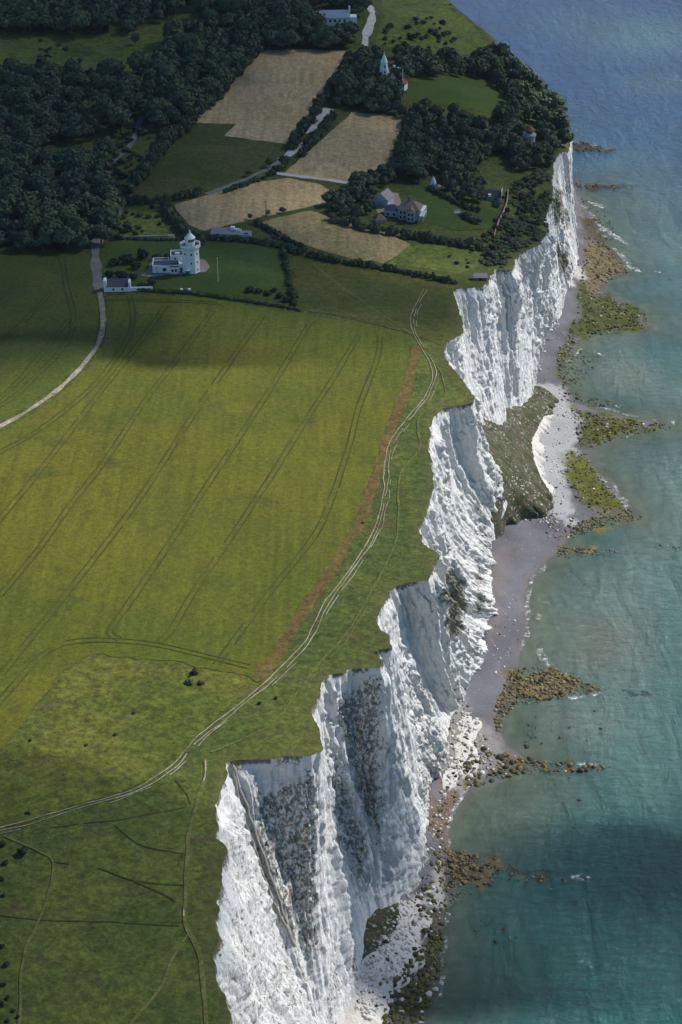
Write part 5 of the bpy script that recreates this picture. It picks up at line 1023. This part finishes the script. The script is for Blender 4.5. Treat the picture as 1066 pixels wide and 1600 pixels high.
GP = at(290, 457, 'garden_gate', 'dark gate between two short white gate piers in the lawn hedge', 'gate')
for x0 in (-2.2, 1.2):
    p_ = MB().box(x0, -.5, 0, x0+1.0, .5, 1.75).build('pier', M['white'], GP); MB().box(x0-.1, -.6, 1.751, x0+1.1, .6, 1.95).build('cap', M['white'], p_)
g_ = MB()
for i in range(7): g_.box(-1.1+i*.35, -.04, .15, -1.0+i*.35, .04, 1.25)
g_.box(-1.18, -.05, .3, 1.18, .05, .4).box(-1.18, -.05, 1.26, 1.18, .05, 1.36).build('gate', M['black'], GP)
def pole(px0, py0, h_, r, name, label, cat, mat, top=None):
    o = at(px0, py0, name, label, cat); m_ = MB().lathe([(r*1.1, 0), (r, h_*.5), (r*.6, h_)], 8); m_.build('mast', M[mat], o)
    if top: MB().box(-top, -.08, h_*.9, top, .08, h_*.9+.15).build('crossarm', M[mat], o)
    else: MB().lathe([(r*.6, h_+.01), (r*1.4, h_+.12), (r*.6, h_+.28)], 8).build('finial', M[mat], o)
pole(341, 440, 11.5, .13, 'flagpole', 'slim white flagpole on the lighthouse lawn', 'flagpole', 'white')
pole(416, 338, 8.5, .22, 'telegraph_pole', 'wooden telegraph pole between the lone trees in the stubble', 'pole', 'pole', .9)
pole(629, 150, 15.5, .2, 'flagpole', 'pale flagpole on the lawn near the windmill', 'flagpole', 'white')
pole(857, 226, 6.5, .2, 'signal_mast', 'white mast at the cliff edge near the stone tower', 'mast', 'white')
pole(552, 66, 7, .22, 'telegraph_pole', 'telegraph pole beside the far hill lane', 'pole', 'pole', .9)
pole(741, 348, 6, .2, 'garden_post', 'thin post on the garden lawn shrubbery', 'post', 'wood')

BG = at(362, 374, 'bungalow', 'pale blue bungalow with grey flat roofs behind the lawn', 'bungalow', -6)
MB().box(-9.5, -2.5, 0, -.5, 5.5, 3.4).build('main_block', M['bluewall'], BG); MB().box(-9.8, -2.8, 3.41, -.2, 5.8, 3.75).build('main_roof', M['greyroof'], BG)
MB().box(-.49, -1.2, 0, 9.0, 4.0, 2.9).build('side_block', M['bluewall'], BG); MB().box(-.19, -1.5, 2.91, 9.3, 4.3, 3.2).build('side_roof', M['greyroof'], BG)
MB().box(-.9, 2.6, 3.76, 1.0, 4.6, 5.2).box(1.2, 3.2, 3.21, 3.2, 4.4, 4.2).build('roof_hut', M['white'], BG); MB().box(4.0, .8, 3.21, 4.7, 1.5, 5.0).build('chimney', M['white'], BG); MB().box(6.0, -.2, 3.21, 8.0, .6, 3.5).build('skylight', M['glass'], BG)
for x_ in (-8.4, -5.6, -3.0): win(BG, x_, 1.0, x_+1.4, 2.3, -2.52)
for x_ in (1.2, 4.2, 7.0): win(BG, x_, .9, x_+1.3, 2.1, -1.22)

HS = at(637, 340, 'seaside_house', 'large two-storey house with brown hipped roofs and a balcony above the cliff', 'house', -14)
MB().box(-4.0, -3.5, 0, 6.5, 5.0, 5.6).build('main_wall', M['stone'], HS)
def hip(b, x0, y0, x1, y1, z0, zr, ins, ov=.5):
    x0 -= ov; y0 -= ov; x1 += ov; y1 += ov; ym = (y0+y1)/2; a = (x0+ins, ym, zr); c_ = (x1-ins, ym, zr); n = len(b.v); b.v += [(x0, y0, z0), (x1, y0, z0), (x1, y1, z0), (x0, y1, z0), a, c_]; b.f += [[n, n+1, n+5, n+4], [n+1, n+2, n+5], [n+2, n+3, n+4, n+5], [n+3, n, n+4], [n+3, n+2, n+1, n]]; return b
rf = hip(MB(), -4.0, -3.5, 6.5, 5.0, 5.61, 9.2, 4.6).build('main_roof', M['tile'], HS); MB().box(.2, .2, 8.2, 1.2, 1.1, 11.2).build('chimney', M['tile'], rf)
MB().box(-11.5, -1.5, 0, -4.01, 4.2, 3.6).build('side_wall', M['bluewall'], HS); hip(MB(), -11.5, -1.5, -4.3, 4.2, 3.61, 5.8, 2.8, .3).build('side_roof', M['slate'], HS)
bc = MB().box(6.51, -3.4, 2.6, 8.6, 4.6, 2.85).box(6.51, -3.4, 5.3, 8.6, 4.6, 5.5)
for y_ in (-3.3, -.8, 1.8, 4.3): bc.box(8.3, y_, 0, 8.5, y_+.2, 5.3)
bc.box(8.4, -3.4, 3.5, 8.52, 4.6, 3.62).build('balcony', M['white'], HS)
gb = MB().box(.6, -5.4, 0, 4.6, -3.51, 5.0).gwall(.6, -5.4, 4.6, -3.51, 5.0, 7.2, 'y').build('gable_bay', M['stone'], HS); MB().gable(.6, -5.4, 4.6, -1.2, 5.01, 7.25, 'y', .3).build('bay_roof', M['tile'], gb)
for x_ in (-3.2, -1.4): win(HS, x_, 3.2, x_+1.1, 4.7, -3.52); win(HS, x_, .9, x_+1.1, 2.3, -3.52)
for x_ in (1.2, 2.9): win(gb, x_, 3.0, x_+1.1, 4.5, -5.42); win(gb, x_, .8, x_+1.1, 2.2, -5.42)
for y_ in (-2.2, .6, 2.8): win(HS, y_, 3.2, y_+1.2, 5.0, 6.52, side='x')
for x_ in (-10.2, -7.2): win(HS, x_, 1.0, x_+1.2, 2.4, -1.52)

BN = at(599, 320, 'barn', 'blue-grey gabled barn on the paved yard', 'barn', -25)
MB().box(-3.8, -3.2, 0, 3.8, 5.0, 4.0).gwall(-3.8, -3.2, 3.8, 5.0, 4.0, 7.0, 'y').build('wall', M['bluewall'], BN); MB().gable(-3.8, -3.2, 3.8, 5.0, 4.02, 7.05, 'y', .35).build('roof', M['greyroof'], BN); MB().box(-1.5, -3.28, 0, 1.5, -3.19, 2.9).build('door', M['stone'], BN)
SH = at(593, 347, 'garden_shed', 'small pointed brown-roofed shed below the paved yard', 'shed', 15)
MB().box(-2.6, -2.2, 0, 2.6, 2.2, 2.0).build('wall', M['stone'], SH); hip(MB(), -2.6, -2.2, 2.6, 2.2, 2.01, 4.6, 2.7, .4).build('roof', M['tile'], SH)

TP = at(677, 293, 'tipi', 'white conical tipi tent on the garden lawn', 'tent')
MB().lathe([(2.7, 0), (2.2, 1.3), (1.2, 3.9), (.35, 5.9), (.2, 6.0)], 14).build('canvas', M['canvas'], TP)
pl = MB()
for i in range(6):
    a = i*1.05; pl.lathe([(.06, 5.7), (.05, 7.2)], 5, 0, (.3*math.cos(a), .3*math.sin(a)))
pl.build('poles', M['wood'], TP); MB().prism([(-.5, -2.75), (.5, -2.75), (.3, -2.05), (-.3, -2.05)], .05, 1.6).build('door_flap', M['stone'], TP)

WM = at(600, 137, 'windmill', 'white smock windmill without sails rising from the wood', 'windmill', 10)
MB().lathe([(4.2, 0), (4.2, 4.0)], 8, OC).build('brick_base', M['white'], WM); MB().lathe([(4.7, 4.01), (4.7, 4.3)], 8, OC).build('stage', M['wood'], WM)
MB().lathe([(4.0, 4.31), (1.8, 15.0)], 8, OC).build('smock', M['canvas'], WM)
cp = MB().lathe([(2.0, 15.01), (2.05, 15.5), (1.45, 17.2), (.6, 19.2), (.12, 20.3)], 12).build('cap', M['white'], WM); MB().lathe([(.1, 20.31), (.28, 20.7), (.05, 21.5)], 8).build('finial', M['white'], cp)
MB().box(-.4, -2.25, 12.6, .4, -1.9, 13.9).build('hatch', M['black'], WM)
for z_ in (6.5, 9.5): MB().box(-.5, -(4.0-(z_-4.3)*.206)*.925-.06, z_, .4, -(4.0-(z_-4.3)*.206)*.925+.3, z_+1.2).build('window', M['glass'], WM)
MH = at(614, 137, 'mill_house', 'red-roofed house with white gables beside the windmill', 'house', -20)
MB().box(-3.5, -3, 0, 4.5, 5, 5.0).gwall(-3.5, -3, 4.5, 5, 5.0, 9.2, 'y').build('wall', M['white'], MH); rf = MB().gable(-3.5, -3, 4.5, 5, 5.02, 9.25, 'y', .3).build('roof', M['redtile'], MH)
for x_, y_ in ((-1.5, 4.0), (2.0, 1.0)): MB().box(x_, y_, 7.6, x_+1.2, y_+1.2, 12.0).build('chimney', M['white'], rf)
MB().box(4.51, -4.5, 0, 8.5, 1.5, 4.0).gwall(4.51, -4.5, 8.5, 1.5, 4.0, 6.6, 'y').build('wing_wall', M['white'], MH); MB().gable(4.6, -4.5, 8.5, 1.5, 4.02, 6.65, 'y', .25).build('wing_roof', M['redtile'], MH)
for x_ in (-2.2, 1.8): win(MH, x_, 2.6, x_+1.2, 4.2, -3.02)
win(MH, 5.8, 1.6, 7.2, 3.2, -4.52)

ST = at(826, 236, 'stone_tower', 'squat stone lighthouse tower with a rusty conical roof among the trees', 'tower')
MB().lathe([(3.5, 0), (3.3, 8.6), (3.75, 9.0), (3.75, 10.0), (3.4, 10.05)], 16).build('tower_wall', M['stone'], ST)
lr = MB().lathe([(2.0, 10.06), (2.0, 11.9)], 12).build('lantern_room', M['stone'], ST); MB().lathe([(2.02, 10.8), (2.06, 11.6)], 12).build('lantern_glass', M['glass'], lr); MB().lathe([(2.9, 11.91), (2.7, 12.3), (.5, 14.3), (.15, 15.2)], 14).build('roof', M['brownroof'], ST)
for z_ in (3.5, 6.5): MB().box(-.4, -3.5, z_, .4, -3.2, z_+1.2).build('window', M['glass'], ST)

FH = at(524, 38, 'far_house', 'long pale house with blue-grey roof in the far wood', 'house', 4)
MB().box(-9, -3, 0, 9, 4, 5.2).gwall(-9, -3, 9, 4, 5.2, 9.0).build('wall', M['white'], FH); rf = MB().gable(-9, -3, 9, 4, 5.22, 9.05, 'x', .3).build('roof', M['bluewall'], FH); MB().box(-10.5, -1, 3, -9.01, 2, 8).build('annex', M['white'], FH); MB().box(9.01, -4, 0, 13.5, 3, 5.6).build('end_block', M['white'], FH); MB().box(8.5, 0, 8.0, 9.6, 1.2, 11.5).build('chimney', M['white'], rf)
for x_ in (-7, -4, -1, 2, 5): win(FH, x_, 2.4, x_+1.3, 4.2, -3.02)
OH = at(532, 66, 'pointed_house', 'steep-roofed pale house in the trees above the stubble field', 'house', -30)
MB().box(-3.4, -3, 0, 3.4, 3.6, 5.5).gwall(-3.4, -3, 3.4, 3.6, 5.5, 10.0, 'y').build('wall', M['white'], OH); rf = MB().gable(-3.4, -3, 3.4, 3.6, 5.52, 10.05, 'y', .3).build('roof', M['greyroof'], OH); MB().box(-2.6, -1, 8, -1.2, .5, 12.5).build('chimney', M['slate'], rf)
DB = at(768, 312, 'dark_bungalow', 'dark-roofed low bungalow at the top of the garden wall', 'bungalow', -8)
MB().box(-5, -2.2, 0, 5, 3, 2.6).gwall(-5, -2.2, 5, 3, 2.6, 5.0).build('wall', M['stone'], DB); MB().gable(-5, -2.2, 5, 3, 2.62, 5.05, 'x', .35).build('roof', M['slate'], DB); MB().box(5.02, -2.6, 2.7, 5.3, 3.2, 5.6).build('verge', M['canvas'], DB); MB().box(-1.6, -2.9, 2.7, -.2, -1.2, 3.8).build('dormer', M['white'], DB)
for x_ in (-3.6, 1.6): win(DB, x_, .9, x_+1.4, 2.0, -2.22)
SL = at(750, 437, 'wooden_shelter', 'brown timber shelter with two pale roof slopes near the cliff edge', 'shelter', 2)
MB().box(-3.0, -1.6, 0, 3.0, 2.0, 1.9).build('wall', M['wood'], SL); MB().gable(-3.0, -1.6, 3.0, 2.0, 1.92, 3.3, 'x', .3, .15).build('roof', M['greyroof'], SL); MB().box(-.6, -1.66, 0, .6, -1.59, 1.7).build('door', M['black'], SL)
GT = at(773, 214, 'wall_ruin', 'pale garden wall with a white gatepost in the windmill wood', 'wall', 0)
MB().box(-11, -.2, 0, -1.2, .3, 4.2).build('wall', M['stone'], GT); MB().box(-1.19, -.5, 0, .6, .6, 6.8).build('gatepost', M['white'], GT)
def wall_line(name, pix, h_, th, mat, label, cat='wall'):
    w_ = polyline(pix, 1.2); t = np.gradient(w_, axis=0); t /= np.linalg.norm(t, axis=1)[:, None]; n_ = np.stack([t[:, 1], -t[:, 0]], 1)*th/2; z_ = terrain(w_[:, 0], w_[:, 1]); m = len(w_)
    V_ = np.vstack([np.column_stack([w_-n_, z_-.2]), np.column_stack([w_-n_, z_+h_]), np.column_stack([w_+n_, z_+h_]), np.column_stack([w_+n_, z_-.2])]); i = np.arange(m-1)
    F_ = np.vstack([np.stack([i+a*m, i+1+a*m, i+1+b*m, i+b*m], 1) for a, b in ((0, 1), (1, 2), (2, 3))]); cap = np.array([[0, m, 2*m, 3*m], [m-1, 4*m-1, 3*m-1, 2*m-1]])
    return link(name, make_mesh(name, V_, np.vstack([F_, cap])), mat, label=label, cat=cat)
wall_line('garden_wall', [(794, 300), (792, 318), (786, 335), (778, 352), (772, 372)], 1.8, .5, M['gravel'], 'pale stone wall down the right side of the house garden')
wall_line('terrace_wall', [(682, 292), (696, 290), (704, 288)], .9, .8, M['stone'], 'low pale terrace wall behind the tipi')
wall_line('lane_wall', [(182, 372), (220, 371), (262, 370), (275, 372)], .8, .4, M['stone'], 'low pale wall behind the lighthouse lawn')
GB = at(268, 373, 'garden_hut', 'small white hut by the wall behind the lighthouse', 'hut'); MB().box(-1.3, -.9, 0, 1.3, .9, 1.7).build('wall', M['white'], GB); MB().box(-1.5, -1.1, 1.71, 1.5, 1.1, 1.95).build('roof', M['greyroof'], GB)
RK = at(715, 333, 'stone_bench', 'grey stone garden seat on the house lawn', 'bench', 30); MB().box(-1.8, -.8, 0, 1.8, .8, .7).build('bench_slab', M['stone'], RK); MB().box(-1.8, .81, 0, 1.8, 1.2, 1.5).build('backrest', M['stone'], RK)

# ------------------------------------------------------------------ air
hz = MB().box(-6500, -4500, -60, 7500, 11000, 452)
k = NT('haze_air'); k.t.nodes.remove(k.b); pv = k.n('ShaderNodeVolumePrincipled'); pv.inputs['Color'].default_value = (.6, .75, 1, 1); pv.inputs['Density'].default_value = HAZE; pv.inputs['Anisotropy'].default_value = .2
k.t.links.new(pv.outputs[0], k.out.inputs['Volume'])
hz.build('haze', k.m, None, kind='stuff', label='thin summer haze over the coast')
